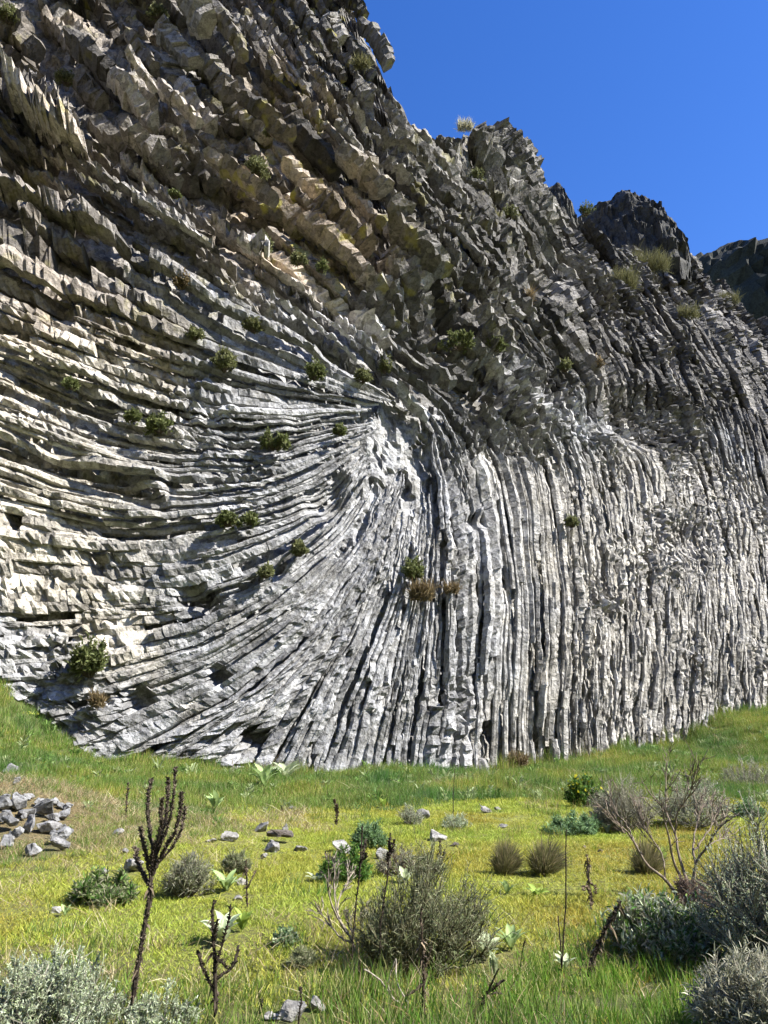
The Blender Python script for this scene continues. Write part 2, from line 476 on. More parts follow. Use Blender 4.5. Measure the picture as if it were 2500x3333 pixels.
B = [[(-220, 235), (240, 470), (560, 665), (830, 838), (915, 915), (945, 1030), (975, 1350), (940, 1740)],
     [(-220, -60), (250, 330), (560, 540), (850, 775), (1000, 920), (1060, 1050), (1090, 1350), (1070, 1740)],
     [(60, -150), (400, 250), (700, 500), (950, 750), (1090, 900), (1160, 1050), (1185, 1350), (1175, 1740)],
     [(320, -150), (600, 220), (850, 470), (1080, 730), (1200, 900), (1260, 1050), (1290, 1350), (1280, 1740)],
     [(560, -150), (790, 200), (1000, 480), (1180, 715), (1300, 900), (1365, 1050), (1390, 1350), (1380, 1740)],
     [(740, -120), (960, 240), (1140, 500), (1300, 715), (1400, 900), (1460, 1050), (1485, 1350), (1475, 1720)],
     [(960, 100), (1180, 400), (1320, 580), (1430, 740), (1500, 900), (1550, 1050), (1580, 1350), (1570, 1700)],
     [(1230, 280), (1400, 550), (1530, 755), (1600, 900), (1645, 1080), (1680, 1380), (1680, 1680)],
     [(1400, 400), (1600, 690), (1700, 880), (1770, 1150), (1800, 1400), (1810, 1660)],
     [(1600, 480), (1800, 800), (1920, 1100), (1980, 1400), (2000, 1640)]]
NS = 400
def to_wall(g):
    p = resample(g, NS)
    x, z = cliff_hit(p[:, 0], p[:, 1])
    return np.stack([x, z], -1)
AW = [to_wall(g) for g in A]; AV = [resample(g, NS) for g in A]
BW = [to_wall(g) for g in B]; BV = [resample(g, NS) for g in B]

pieces = []        # (verts, faces, col, lichen, size, kind)
prng = np.random.default_rng(11)

def column_piece(L, R, rng, depth, relief, jit, block, ring_len, taper, warp=0.0):
    """one basalt column between boundary curves L and R (n,2 wall coordinates): a closed irregular prism in jointed blocks"""
    seg = np.r_[0, np.cumsum(np.linalg.norm(np.diff((L + R) / 2, axis=0), axis=1))]
    length = seg[-1]
    if length < 0.25: return None
    t = []; blk = []
    s = 0.0; b = 0
    while s < length:
        e = min(s + block * rng.uniform(0.5, 1.6), length)
        if length - e < 0.2: e = length
        k = max(2, int(round((e - s) / ring_len)) + 1)
        t += list(np.linspace(s, e, k)); blk += [b] * k
        s = e + 1e-6; b += 1
        if e >= length: break
    t = np.array(t); blk = np.array(blk); nr = len(t)
    lx = np.interp(t, seg, L[:, 0]); lz = np.interp(t, seg, L[:, 1])
    rx = np.interp(t, seg, R[:, 0]); rz = np.interp(t, seg, R[:, 1])
    PL = np.stack([lx, cliff_y(lx, lz), lz], -1); PR = np.stack([rx, cliff_y(rx, rz), rz], -1)
    C = (PL + PR) / 2; W = PR - PL; w = np.linalg.norm(W, axis=1, keepdims=True)
    T = np.gradient(C, axis=0) if nr > 2 else np.repeat(C[-1:] - C[:1], nr, 0)
    # joints share a position: use a safe tangent
    T = np.stack([np.interp(t, seg, np.gradient((L[:, i] + R[:, i]) / 2)) for i in (0, 1)], -1)
    T = np.stack([T[:, 0], np.zeros(nr), T[:, 1]], -1)
    n = np.cross(T, W); n /= np.linalg.norm(n, axis=1, keepdims=True) + 1e-9
    n = np.where(n[:, 1:2] > 0, -n, n)
    M = 6
    nb = b + 1
    phi = rng.uniform(0, 1); fat = rng.uniform(0.84, 1.12) + 0.35 * (relief < 0.8) - 0.08 * (jit > 0.085); chips = min(max(jit / 0.085, 0.45), 1.5)
    ang0 = (np.arange(M) + phi) * 2 * math.pi / M + rng.normal(0, 0.16, M)
    rad0 = 0.56 * (1 + rng.normal(0, 0.08, M))
    bang = ang0[None] + rng.normal(0, 0.06 + jit * 0.3, (nb, M))
    brad = rad0[None] * (1 + rng.normal(0, jit * 0.8, (nb, M)))
    boff = rng.normal(0, jit * 0.55, (nb, 2))
    q = brad[blk] * np.cos(bang[blk]) + boff[blk, 0:1] + rng.normal(0, jit * 0.28, (nr, M))
    dd = brad[blk] * np.sin(bang[blk]) * relief + boff[blk, 1:2] + rng.normal(0, jit * 0.28, (nr, M))
    sc = np.ones(nr)
    if taper > 0:
        e = np.minimum(t, length - t) / max(length, 1e-6)
        sc = 1 - taper * (1 - sm(0, 0.35, e))
    q = q * sc[:, None]; dd = dd * sc[:, None]
    if warp:
        q = q + (warp * np.sin(t / length * rng.uniform(2, 6) + rng.uniform(0, 6)))[:, None]
    wob = depth + 0.07 * np.interp(t, np.linspace(0, length, 6), rng.normal(0, 1, 6))
    pxv, pyv = world_to_view(C[:, 0], C[:, 1], C[:, 2])
    wob = wob + sculpt(pxv, pyv)
    V = C[:, None] + q[..., None] * (W * fat)[:, None] + n[:, None] * (dd * w + wob[:, None])[..., None]
    xx, zz = V[..., 0], V[..., 2]
    brk = np.clip(0.55 + 2.2 * vnoise(C[:, 0] / 3.5, C[:, 2] / 3.5, 421), 0.15, 1.5)[:, None]
    amp = (brk * np.clip(w / 0.45, 0.55, 1.2) * chips)[:, :1] * np.ones((1, M))
    V = V + T[:, None] / (np.linalg.norm(T, axis=1)[:, None, None] + 1e-9) * (rng.normal(0, 0.10 * jit + 0.01, (nr, M)) * w)[..., None]
    idx = np.arange(nr * M).reshape(nr, M); nx = np.roll(idx, -1, 1)
    qd = np.stack([idx[:-1], nx[:-1], nx[1:], idx[1:]], -1).reshape(-1, 4)
    faces = [qd, idx[0][None, ::-1], idx[-1][None]]
    shade = np.repeat(rng.uniform(0.66, 1.06, nb)[blk], M)
    return V.reshape(-1, 3), faces, length, float(w.mean()), np.repeat(C[:, 0], M), np.repeat(C[:, 2], M), shade, n[:, None].repeat(M, 1).reshape(-1, 3) * amp.reshape(-1, 1)

def wall_warp(P):
    x, z = P[:, 0], P[:, 1]
    return P + np.stack([0.25 * vnoise(x / 3.2, z / 3.2, 401) + 0.07 * vnoise(x / 1.1, z / 1.1, 402),
                         0.25 * vnoise(x / 3.2, z / 3.2, 403) + 0.07 * vnoise(x / 1.1, z / 1.1, 404)], -1)

def lane(WL, WR, VL, VR, region):
    """cut one lane between two curves into columns and keep those of the region"""
    Cv = (VL + VR) / 2
    WL, WR = wall_warp(WL), wall_warp(WR)
    tw = np.linalg.norm(WR - WL, axis=1)
    i = 0
    while i < NS - 6:
        prm = region(Cv[i])
        if prm is None: i += 4; continue
        (lo, hi, dep, relief, jit, block, ring_len, taper, minw, skip, warp, kind) = prm
        if tw[i] < minw: i += 3; continue
        cum = np.cumsum(np.linalg.norm(np.diff(Cv[i:], axis=0), axis=1))
        want = prng.uniform(lo, hi)
        j = i + int(np.searchsorted(cum, want)) + 1
        j = min(j, NS - 1)
        if prng.uniform() > skip and j - i > 2:
            c0 = (WL[(i + j) // 2] + WR[(i + j) // 2]) / 2
            if c0[1] < cliff_top(c0[0]) - (1.5 if c0[0] > 4 else 2.3) and c0[1] > foot_z(c0[0]) - 3:
                patch = 1.1 * vnoise(c0[0] / 4.2, c0[1] / 4.2, 303) + 0.6 * vnoise(c0[0] / 1.7, c0[1] / 1.7, 304)
                depth = dep * (patch + prng.normal(0, 0.45)) + 0.1
                # keep within the skyline
                seg = slice(i, j + 1)
                zc = (WL[seg, 1] + WR[seg, 1]) / 2; xc = (WL[seg, 0] + WR[seg, 0]) / 2
                ok = zc < cliff_top(xc) - 1.0
                if not ok.all():
                    runs = np.split(np.arange(len(ok)), np.where(np.diff(ok.astype(int)) != 0)[0] + 1)
                    best = max((r for r in runs if ok[r[0]]), key=len, default=[])
                    ok = np.zeros(len(ok), bool); ok[best] = True
                    if ok.sum() < 0.4 * len(ok): ok[:] = False
                if ok.sum() > 3:
                    a = column_piece(WL[seg][ok], WR[seg][ok], prng, depth, relief, jit, block, ring_len, taper, warp=warp)
                    if a: 
                        V, Fc, ln, w, cx, cz, shade, na = a
                        pieces.append([V, Fc, (cx, cz, shade * ((0.62 + 0.5 * prng.uniform()) if kind == 'column' else float(np.clip(np.exp(prng.normal(-0.12, 0.5)), 0.35, 1.7)))), na, ln * w / (cliff_y(c0[0], c0[1]) ** 2), kind])
        i = j

# length range, depth spread, relief, jitter, block, ring, taper, min width, skip, warp, kind
def reg_left(c):
    x, y = c
    if y < 640 and x < 900:
        return (60, 240, 2.2, 1.25, 0.13, 1.0, 0.22, 0.12, 0.2, 0.17, 0.05, 'block')
    if y > 1330 - 0.15 * x and x < 700: return (50, 220, 0.2, 0.55, 0.11, 0.8, 0.2, 0.05, 0.14, 0.04, 0.03, 'column')
    if x < 870 and y < 1130: return (80, 420, 0.42, 0.95, 0.07, 1.0, 0.2, 0.1, 0.13, 0.06, 0.02, 'column')
    return (80, 360, 0.28, 0.75, 0.075, 0.9, 0.2, 0.1, 0.13, 0.05, 0.02, 'column')
def reg_fan(c):
    x, y = c
    if y > 1430 and x < 780: return (50, 200, 0.2, 0.6, 0.10, 0.7, 0.2, 0.05, 0.11, 0.05, 0.03, 'column')
    if x < 870: return (90, 400, 0.22, 0.75, 0.06, 0.8, 0.2, 0.08, 0.10, 0.05, 0.02, 'column')
    return (90, 440, 0.45, 1.0, 0.05, 0.8, 0.2, 0.1, 0.10, 0.05, 0.02, 'column')
def dark_zone(x, y):
    return y <= 880 and not (x < 815 and y > 330 + 0.28 * (x - 200))
def reg_b_clean(c):
    x, y = c
    if y > 985 and x < 1240: return (90, 440, 0.5, 1.05, 0.05, 0.8, 0.2, 0.12, 0.10, 0.06, 0.02, 'column')
    return None
def reg_b_slabs(c):
    x, y = c
    if x < 815 and y < 900 and y > 330 + 0.28 * (x - 200): return (70, 280, 1.9, 1.2, 0.115, 1.0, 0.22, 0.12, 0.2, 0.15, 0.04, 'block')
    return None
def reg_b_right(c):
    x, y = c
    if x >= 1225 and y > 880: return (35, 150, 0.42, 1.2, 0.09, 0.7, 0.2, 0.4, 0.09, 0.08, 0.12, 'column')
    if 1225 > x >= 900 and 880 < y <= 985: return (35, 120, 0.7, 1.1, 0.12, 0.8, 0.22, 0.35, 0.1, 0.12, 0.10, 'column')
    return None
def reg_b_top(c):
    x, y = c
    if dark_zone(x, y):
        if x < 830: return (40, 180, 2.3, 1.25, 0.15, 0.9, 0.24, 0.12, 0.18, 0.18, 0.06, 'block')
        if y > 700 - 0.1 * (x - 900) and x > 1050: return (40, 160, 0.5, 1.2, 0.11, 0.8, 0.22, 0.4, 0.1, 0.08, 0.16, 'block')
        return (30, 150, 0.9, 1.25, 0.14, 0.8, 0.22, 0.25, 0.11, 0.12, 0.12, 'block')
    return None

def fill(GW, GV, i, n, region):
    e = np.r_[0, np.cumsum(prng.uniform(0.4, 1.6, n))]; e /= e[-1]
    for k in range(n):
        f0, f1 = e[k], e[k + 1]
        lerp = lambda G, f: G[i] * (1 - f) + G[i + 1] * f
        lane(lerp(GW, f0), lerp(GW, f1), lerp(GV, f0), lerp(GV, f1), region)

nA = [3, 3, 5, 6, 6, 6, 6, 7, 10, 13, 15, 13, 12, 10, 5]
for i, n in enumerate(nA): fill(AW, AV, i, n, reg_left if i < 9 else reg_fan)
for i in range(len(B) - 1):
    if i < 4:
        fill(BW, BV, i, 12 if i else 8, reg_b_clean)
        fill(BW, BV, i, 6 if i else 8, reg_b_slabs)
    fill(BW, BV, i, 18, reg_b_right)
    fill(BW, BV, i, 6 if i < 3 else 14, reg_b_top)

# broken relief and colour of all pieces at once
cnt = [len(p[0]) for p in pieces]; cut = np.cumsum(cnt)[:-1]
AVx = np.vstack([p[0] for p in pieces]); ANa = np.vstack([p[3] for p in pieces])
chip = 0.22 * facet(AVx[:, 0] / 0.75, AVx[:, 2] / 0.75, 430, 0.9) + 0.26 * facet(AVx[:, 0] / 0.30, AVx[:, 2] / 0.30, 440, 1.0)
AVx = AVx + ANa * chip[:, None]
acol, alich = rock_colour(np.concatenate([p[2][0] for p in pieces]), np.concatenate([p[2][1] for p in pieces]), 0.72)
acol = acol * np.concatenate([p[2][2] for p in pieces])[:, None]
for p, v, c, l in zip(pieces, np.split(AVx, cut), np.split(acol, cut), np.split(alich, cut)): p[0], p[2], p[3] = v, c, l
for kind, name in (('column', 'basalt_column'), ('block', 'rock_block')):
    ps = sorted([p for p in pieces if p[5] == kind], key=lambda p: -p[4])
    for V, Fc, col, li, sz, _ in ps[:300]:
        link(name, make_mesh(name, V, Fc, M_ROCK, col, li), cliff)
    rest = ps[300:]
    if rest:
        off = 0; VV = []; FF = {}; CC = []; LL = []
        for V, Fc, col, li, sz, _ in rest:
            VV.append(V); CC.append(col); LL.append(li)
            for f in Fc: FF.setdefault(f.shape[1], []).append(f + off)
            off += len(V)
        o = link('small_columns' if kind == 'column' else 'broken_rock',
                 make_mesh(name, np.vstack(VV), [np.vstack(f) for f in FF.values()], M_ROCK, np.vstack(CC), np.concatenate(LL)), cliff)
        tag(o, kind='stuff')
#@@MORE
# ---------------------------------------------------------------- crags above and behind the wall
def crag(name, prof, dist, low_py, depth, yaw, label, seed, colr, cell, n=70, m=26):
    prof = np.array(prof, float)
    P = at(prof[:, 0], prof[:, 1], np.full(len(prof), dist))
    for _ in range(8):
        yb = dist + yaw * (P[:, 0] - 0.5 * (P[0, 0] + P[-1, 0])); P = at(prof[:, 0], prof[:, 1], yb)
    zl = float(at(prof[0, 0], low_py, dist)[2])
    xs = np.linspace(P[0, 0], P[-1, 0], n)
    zt = np.interp(xs, P[:, 0], P[:, 2])
    xm = 0.5 * (P[0, 0] + P[-1, 0])
    th = np.linspace(-0.15, math.pi, m)
    X = np.repeat(xs[:, None], m, 1); TH = np.repeat(th[None], n, 0)
    e = np.clip(1 - np.abs(np.linspace(-1, 1, n)) ** 4, 0.25, 1)[:, None]
    Y = dist + depth * (1 - e * np.cos(TH)) - depth + yaw * (X - xm)
    Z = zl + (zt - zl)[:, None] * np.sign(np.sin(TH)) * np.abs(np.sin(TH)) ** 0.8
    D = facet(X / cell, (Z + Y * 0.6) / cell, seed) * cell * 0.55 + facet(X / (cell * 0.4), (Z + Y) / (cell * 0.4), seed + 9) * cell * 0.22
    Y = Y - D * np.sign(np.cos(TH)) * np.clip(np.abs(np.cos(TH)) * 1.5, 0, 1); Z = Z + 0.35 * D * np.sin(TH).clip(0, 1)
    ii = np.arange(n * m).reshape(n, m)
    q = np.stack([ii[:-1, :-1], ii[1:, :-1], ii[1:, 1:], ii[:-1, 1:]], -1).reshape(-1, 4)
    col = np.ones((n * m, 3)) * np.array(colr) * (0.7 + 0.6 * hsh(np.floor(X / cell), np.floor(Z / cell), seed).reshape(-1, 1))
    o = link(name, make_mesh(name, np.stack([X, Y, Z], -1).reshape(-1, 3), [q, ii[0][None], ii[-1][None, ::-1]], M_ROCK, col, np.zeros(n * m)))
    return tag(o, label, kind='structure')

def wall_depth(px, py):
    x, z = cliff_hit(px, py)
    return float(cliff_y(x, z))
crag('rock_outcrop', [(1225, 500), (1245, 474), (1268, 458), (1300, 452), (1318, 440), (1324, 430), (1345, 428), (1368, 436), (1380, 452), (1400, 460), (1404, 452), (1412, 470), (1436, 496), (1460, 530), (1490, 575)],
     wall_depth(1360, 545) + 7.5, 640, 6, -0.45, 'dark knob of rock on the skyline', 501, (0.085, 0.085, 0.08), 1.7, 110, 40)
crag('rock_pinnacle', [(1158, 440), (1172, 414), (1192, 408), (1200, 402), (1206, 402), (1214, 416), (1230, 440), (1248, 475)],
     wall_depth(1200, 470) + 3.5, 560, 2.5, -0.4, 'small dark pinnacle on the skyline', 521, (0.11, 0.11, 0.10), 1.0)
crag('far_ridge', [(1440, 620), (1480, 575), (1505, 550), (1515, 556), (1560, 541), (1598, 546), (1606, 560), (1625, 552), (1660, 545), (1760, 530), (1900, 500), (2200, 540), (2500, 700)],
     230, 900, 40, 0.0, 'distant dark ridge in shade beyond the cliff', 541, (0.035, 0.04, 0.035), 9.0, 120, 40)  # the ridge's shade is put into its near-black rock colour

# ---------------------------------------------------------------- grass
def clump(name, rng, nb, rad, lmin, lmax, wid, spread, cols):
    a = rng.uniform(0, 2 * math.pi, nb); r = rad * np.sqrt(rng.uniform(0, 1, nb))
    base = np.stack([r * np.cos(a), r * np.sin(a), np.full(nb, -0.02)], -1)
    L = rng.uniform(lmin, lmax, nb)
    tilt = rng.normal(0, spread, (nb, 2))
    tip = base + np.stack([tilt[:, 0] * L, tilt[:, 1] * L, L], -1)
    v, f = blades(base, tip, rng.uniform(0.6, 1.2, nb) * wid, rng, 0.12)
    c = np.array(cols)[rng.integers(0, len(cols), nb)] * rng.uniform(0.75, 1.25, (nb, 1))
    return make_mesh(name, v, f, M_GRASS, np.repeat(c, 5, 0))

def scatter(name, label, pts, rot, scl, tint, pick, meshes, cat):
    coll = bpy.data.collections.new(name + '_kinds')
    for k, me in enumerate(meshes):
        coll.objects.link(bpy.data.objects.new('%s_clump_%d' % (name, k), me))
    me = bpy.data.meshes.new(name)
    me.vertices.add(len(pts)); me.vertices.foreach_set('co', np.asarray(pts, np.float32).ravel())
    me.attributes.new('rot', 'FLOAT_VECTOR', 'POINT').data.foreach_set('vector', np.asarray(rot, np.float32).ravel())
    me.attributes.new('scl', 'FLOAT_VECTOR', 'POINT').data.foreach_set('vector', np.asarray(scl, np.float32).ravel())
    t = np.ones((len(pts), 4), np.float32); t[:, :3] = tint
    me.attributes.new('tint', 'FLOAT_COLOR', 'POINT').data.foreach_set('color', t.ravel())
    me.attributes.new('pick', 'INT', 'POINT').data.foreach_set('value', np.asarray(pick, np.int32))
    o = link(name, me)
    ng = bpy.data.node_groups.new(name, 'GeometryNodeTree')
    ng.interface.new_socket('Geometry', in_out='INPUT', socket_type='NodeSocketGeometry')
    ng.interface.new_socket('Geometry', in_out='OUTPUT', socket_type='NodeSocketGeometry')
    gi = ng.nodes.new('NodeGroupInput'); go = ng.nodes.new('NodeGroupOutput')
    ci = ng.nodes.new('GeometryNodeCollectionInfo'); ci.inputs[0].default_value = coll; ci.inputs[1].default_value = True; ci.inputs[2].default_value = True
    ip = ng.nodes.new('GeometryNodeInstanceOnPoints'); ip.inputs['Pick Instance'].default_value = True
    def attr(nm, dt):
        a = ng.nodes.new('GeometryNodeInputNamedAttribute'); a.data_type = dt; a.inputs[0].default_value = nm
        return a.outputs[0]
    ng.links.new(gi.outputs[0], ip.inputs['Points']); ng.links.new(ci.outputs[0], ip.inputs['Instance'])
    ng.links.new(attr('pick', 'INT'), ip.inputs['Instance Index'])
    e2r = ng.nodes.new('FunctionNodeEulerToRotation'); ng.links.new(attr('rot', 'FLOAT_VECTOR'), e2r.inputs[0])
    ng.links.new(e2r.outputs[0], ip.inputs['Rotation']); ng.links.new(attr('scl', 'FLOAT_VECTOR'), ip.inputs['Scale'])
    ng.links.new(ip.outputs[0], go.inputs[0])
    md = o.modifiers.new('scatter', 'NODES'); md.node_group = ng
    return tag(o, label, cat, kind='stuff')

grng = np.random.default_rng(5)
YEL = [(0.36, 0.385, 0.055), (0.31, 0.37, 0.055), (0.40, 0.39, 0.075)]
GRN = [(0.13, 0.23, 0.03), (0.10, 0.19, 0.025), (0.18, 0.27, 0.04), (0.27, 0.29, 0.075), (0.34, 0.31, 0.13)]
DRY = [(0.42, 0.34, 0.19), (0.33, 0.25, 0.13), (0.50, 0.44, 0.28)]
short_m = [clump('short_grass_clump', grng, 60, 0.17, 0.015, 0.06, 0.007, 0.6, YEL) for _ in range(4)]
tall_m = [clump('tall_grass_clump', grng, 46, 0.15, 0.05, 0.22, 0.007, 0.35, GRN) for _ in range(5)]
dry_m = [clump('dry_grass_clump', grng, 26, 0.2, 0.05, 0.2, 0.006, 0.7, DRY) for _ in range(4)]

# ---------------------------------------------------------------- shrubs
def shrub_parts(root, rng, h, w, nstem, ntwig, nleaf, leaf, leafw, lcol, tcol, up=0.6, lean=(0, 0), twl=0.3, stem_r=0.012, flower=None, dens_low=0.25):
    """stems, twigs and leaves in a crown of height h and width w, standing at the root's origin"""
    a = rng.uniform(0, 2 * math.pi, nstem); r = np.sqrt(rng.uniform(0, 1, nstem))
    zz = np.sqrt(np.clip(1 - (r * 0.95) ** 2, 0.05, 1)) * rng.uniform(0.45, 1.15, nstem)
    end = np.stack([r * np.cos(a) * w / 2 + lean[0], r * np.sin(a) * w / 2 * 0.9 + lean[1], zz * h], -1)
    t = np.linspace(0, 1, 6)[None, :, None]
    start = np.stack([np.cos(a) * r, np.sin(a) * r, np.zeros(nstem)], -1) * w * 0.06
    bow = np.stack([np.cos(a), np.sin(a), -0.3 * np.ones(nstem)], -1) * (w * 0.10 * r)[:, None]
    S = start[:, None] * (1 - t) + end[:, None] * t + bow[:, None] * np.sin(t * math.pi) + rng.normal(0, 0.012 * h, (nstem, 6, 3)) * t
    R = stem_r * (1.05 - t[..., 0]) * rng.uniform(0.6, 1.1, (nstem, 1)) + 0.0012
    v1, f1 = tubes(S, R)
    # twigs
    si = rng.integers(0, nstem, ntwig); st = dens_low + (1 - dens_low) * rng.uniform(0, 1, ntwig) ** 0.7
    k = np.minimum((st * 5).astype(int), 4); fr = (st * 5 - k)[:, None]
    p0 = S[si, k] * (1 - fr) + S[si, k + 1] * fr
    d = (S[si, 5] - S[si, 0]); d /= np.linalg.norm(d, axis=1, keepdims=True) + 1e-9
    d = d * 0.7 + rng.normal(0, 0.55, (ntwig, 3)) + np.array([0, 0, up]); d /= np.linalg.norm(d, axis=1, keepdims=True)
    L = twl * h * rng.uniform(0.35, 1.0, (ntwig, 1))
    cv = rng.normal(0, 0.12, (ntwig, 3)) + np.array([0, 0, 0.12 * up])
    TW = np.stack([p0, p0 + d * L * 0.5, p0 + d * L + cv * L], 1)
    v2, f2 = tubes(TW, np.repeat(np.array([[1.0, 0.7, 0.35]]), ntwig, 0) * stem_r * 0.28 + 0.0008)
    tc = np.array(tcol)
    c1 = np.repeat(tc * rng.uniform(0.7, 1.2, (nstem, 1)), 18, 0); c2 = np.repeat(tc * rng.uniform(0.7, 1.3, (ntwig, 1)), 9, 0)
    link('branches', make_mesh('branches', np.vstack([v1, v2]), np.vstack([f1, f2 + len(v1)]), M_BARK, np.vstack([c1, c2])), root)
    if nleaf:
        ti = rng.integers(0, ntwig, nleaf); u = rng.uniform(0.1, 1.05, (nleaf, 1))
        b = TW[ti, 0] + (TW[ti, 2] - TW[ti, 0]) * u
        dd = (TW[ti, 2] - TW[ti, 0]); dd /= np.linalg.norm(dd, axis=1, keepdims=True) + 1e-9
        dd = dd * 0.6 + rng.normal(0, 0.5, (nleaf, 3)); dd /= np.linalg.norm(dd, axis=1, keepdims=True) + 1e-9
        ln = leaf * rng.uniform(0.5, 1.3, (nleaf, 1))
        v, f = blades(b, b + dd * ln, leafw * rng.uniform(0.6, 1.3, nleaf), rng, 0.15)
        lc = np.array(lcol); lc = lc[rng.integers(0, len(lc), nleaf)] * rng.uniform(0.7, 1.3, (nleaf, 1))
        link('foliage', make_mesh('foliage', v, f, M_LEAF, np.repeat(lc, 5, 0)), root)
    if flower is not None:
        nf = max(20, ntwig // 6)
        ti = rng.integers(0, ntwig, nf); b = TW[ti, 2]
        b = b[b[:, 2] > 0.5 * h]; nf = len(b)
        v, f = blades(b, b + rng.normal(0, 1, (nf, 3)) * leaf * 0.6, np.full(nf, leaf * 0.9), rng, 0.3)
        link('flowers', make_mesh('flowers', v, f, M_LEAF, np.repeat(np.array([flower]) * rng.uniform(0.8, 1.1, (nf, 1)), 5, 0)), root)

SAGE = [(0.48, 0.55, 0.36), (0.56, 0.62, 0.46), (0.37, 0.45, 0.24)]
BROOM = [(0.20, 0.24, 0.11), (0.26, 0.29, 0.15), (0.33, 0.33, 0.21)]
GREEN = [(0.08, 0.19, 0.035), (0.12, 0.23, 0.045), (0.18, 0.27, 0.06)]
BLUEG = [(0.20, 0.33, 0.15), (0.26, 0.38, 0.20), (0.14, 0.24, 0.09)]
GREYT = [(0.37, 0.37, 0.27), (0.29, 0.30, 0.20), (0.45, 0.44, 0.34)]
BROWN = [(0.24, 0.15, 0.07), (0.30, 0.20, 0.09), (0.18, 0.11, 0.05)]
PALEG = [(0.22, 0.30, 0.10), (0.28, 0.34, 0.12), (0.17, 0.25, 0.08)]
TWIG = (0.13, 0.105, 0.075); GTWIG = (0.30, 0.28, 0.22)

srng = np.random.default_rng(21)
CLEAR = []
def shrub(name, label, px, py, hpx, wpx, style, cat='shrub', group=None, dens=1.0, lean=0.0):
    b = gp(px, py); k = float(np.linalg.norm(at(px + 100, py, b[1]) - at(px, py, b[1]))) / 100
    h, w = hpx * k, wpx * k
    o = empty(name, b); tag(o, label, cat, group)
    cols, leaf, lw, nl, tw, tcol, up, twl, fl = style
    area = min(1.0, (hpx * wpx) / 30000.0)
    ns = int(30 + 60 * area); nt = int((350 + 2600 * area) * dens); n = int((1500 + 22000 * area) * dens * nl)
    shrub_parts(o, srng, h, w, ns, nt, n, leaf, lw, cols, tcol, up, (lean * w, 0), twl, 0.004 + 0.008 * min(h, 1.2), fl)
    return o
# leaf colours, leaf length, leaf width, leaf amount, twig amount, twig colour, upward, twig length, flower
ST_SAGE = (SAGE, 0.022, 0.0055, 1.8, 1, GTWIG, 0.5, 0.30, None)
ST_BROOM = (BROOM, 0.05, 0.005, 1.0, 1, (0.15, 0.14, 0.08), 0.8, 0.35, None)
ST_GREY = (GREYT, 0.05, 0.007, 0.8, 1, GTWIG, 0.5, 0.35, None)
ST_GREEN = (GREEN, 0.055, 0.022, 0.8, 1, TWIG, 0.4, 0.25, None)
ST_FLOWER = (GREEN, 0.07, 0.03, 0.7, 1, TWIG, 0.5, 0.25, (0.55, 0.50, 0.03))
ST_BLUE = (BLUEG, 0.07, 0.014, 0.9, 1, (0.12, 0.16, 0.08), 0.5, 0.3, None)
ST_PALE = (PALEG, 0.07, 0.03, 0.7, 1, (0.14, 0.18, 0.07), 0.4, 0.25, None)
ST_PINK = ([(0.26, 0.19, 0.15), (0.22, 0.18, 0.14)], 0.04, 0.007, 0.6, 1, (0.25, 0.18, 0.15), 0.5, 0.35, None)

shrub('broom_shrub', 'large dark olive shrub with fine twigs in the middle of the foreground', 895, 2095, 195, 290, ST_BROOM, lean=0.10, dens=0.5)
shrub('sage_shrub', 'big silver-grey shrub reaching out of the right edge', 1730, 2120, 330, 330, ST_SAGE, dens=1.1, lean=-0.02)
shrub('sage_shrub', 'grey-brown shrub in the bottom right corner below the big silver one', 1650, 2275, 170, 260, ST_GREY, dens=0.7)
shrub('sage_shrub', 'silver-grey shrub in the bottom left corner', 95, 2250, 150, 330, ST_SAGE, dens=0.7)
shrub('sage_shrub', 'loose grey-green shrub at the foot of the tall candelabra stalk', 350, 2240, 80, 150, ST_SAGE, dens=0.3)
shrub('leafy_shrub', 'low pale grey-leaved bush in front of the bare shrub', 1440, 2075, 100, 250, (SAGE + GREEN + [(0.5, 0.5, 0.38)], 0.06, 0.013, 0.45, 1, GTWIG, 0.8, 0.45, None))
shrub('grey_shrub', 'rounded grey twiggy shrub behind the left arm of the bare shrub', 1350, 1795, 100, 125, ST_GREY)
shrub('grey_shrub', 'wide grey-green shrub behind the right arm of the bare shrub', 1505, 1785, 90, 165, (GREYT + SAGE, 0.05, 0.008, 0.8, 1, GTWIG, 0.5, 0.35, None))
shrub('grey_shrub', 'brownish grey shrub on the bank at the right edge', 1620, 1712, 62, 105, ST_GREY)
shrub('flowering_shrub', 'dark green bush with yellow flowers below the cliff foot', 1272, 1745, 62, 95, ST_FLOWER)
shrub('leafy_shrub', 'low blue-green plant left of the grey shrubs', 1238, 1805, 42, 125, ST_BLUE)
shrub('leafy_shrub', 'small pale mint green cushion bush near the right edge', 1618, 1768, 36, 62, ST_BLUE)
shrub('leafy_shrub', 'dark green feathery mound with a rock on its back', 748, 1905, 62, 115, (GREEN, 0.06, 0.012, 1.0, 1, TWIG, 0.5, 0.25, None))
shrub('fennel_plant', 'light green feathery plant above the dark green mound', 797, 1835, 52, 68, ST_BLUE, 'plant')
shrub('grey_shrub', 'purplish brown twiggy bush behind the twin brown stalks', 862, 1893, 52, 95, (GREYT, 0.04, 0.006, 0.5, 1, (0.2, 0.14, 0.11), 0.5, 0.4, None))
shrub('leafy_shrub', 'small dull green bush right of the twin brown stalks', 925, 1893, 34, 62, ST_BROOM)
shrub('grey_shrub', 'dark grey-brown tuft of a shrub right of the candelabra stalk', 408, 1938, 66, 95, (GREYT + BROOM, 0.07, 0.006, 0.8, 1, (0.14, 0.12, 0.09), 0.7, 0.5, None))
shrub('leafy_shrub', 'small green bush above the thin dry stalk with bent arms', 512, 1890, 42, 62, ST_BROOM)
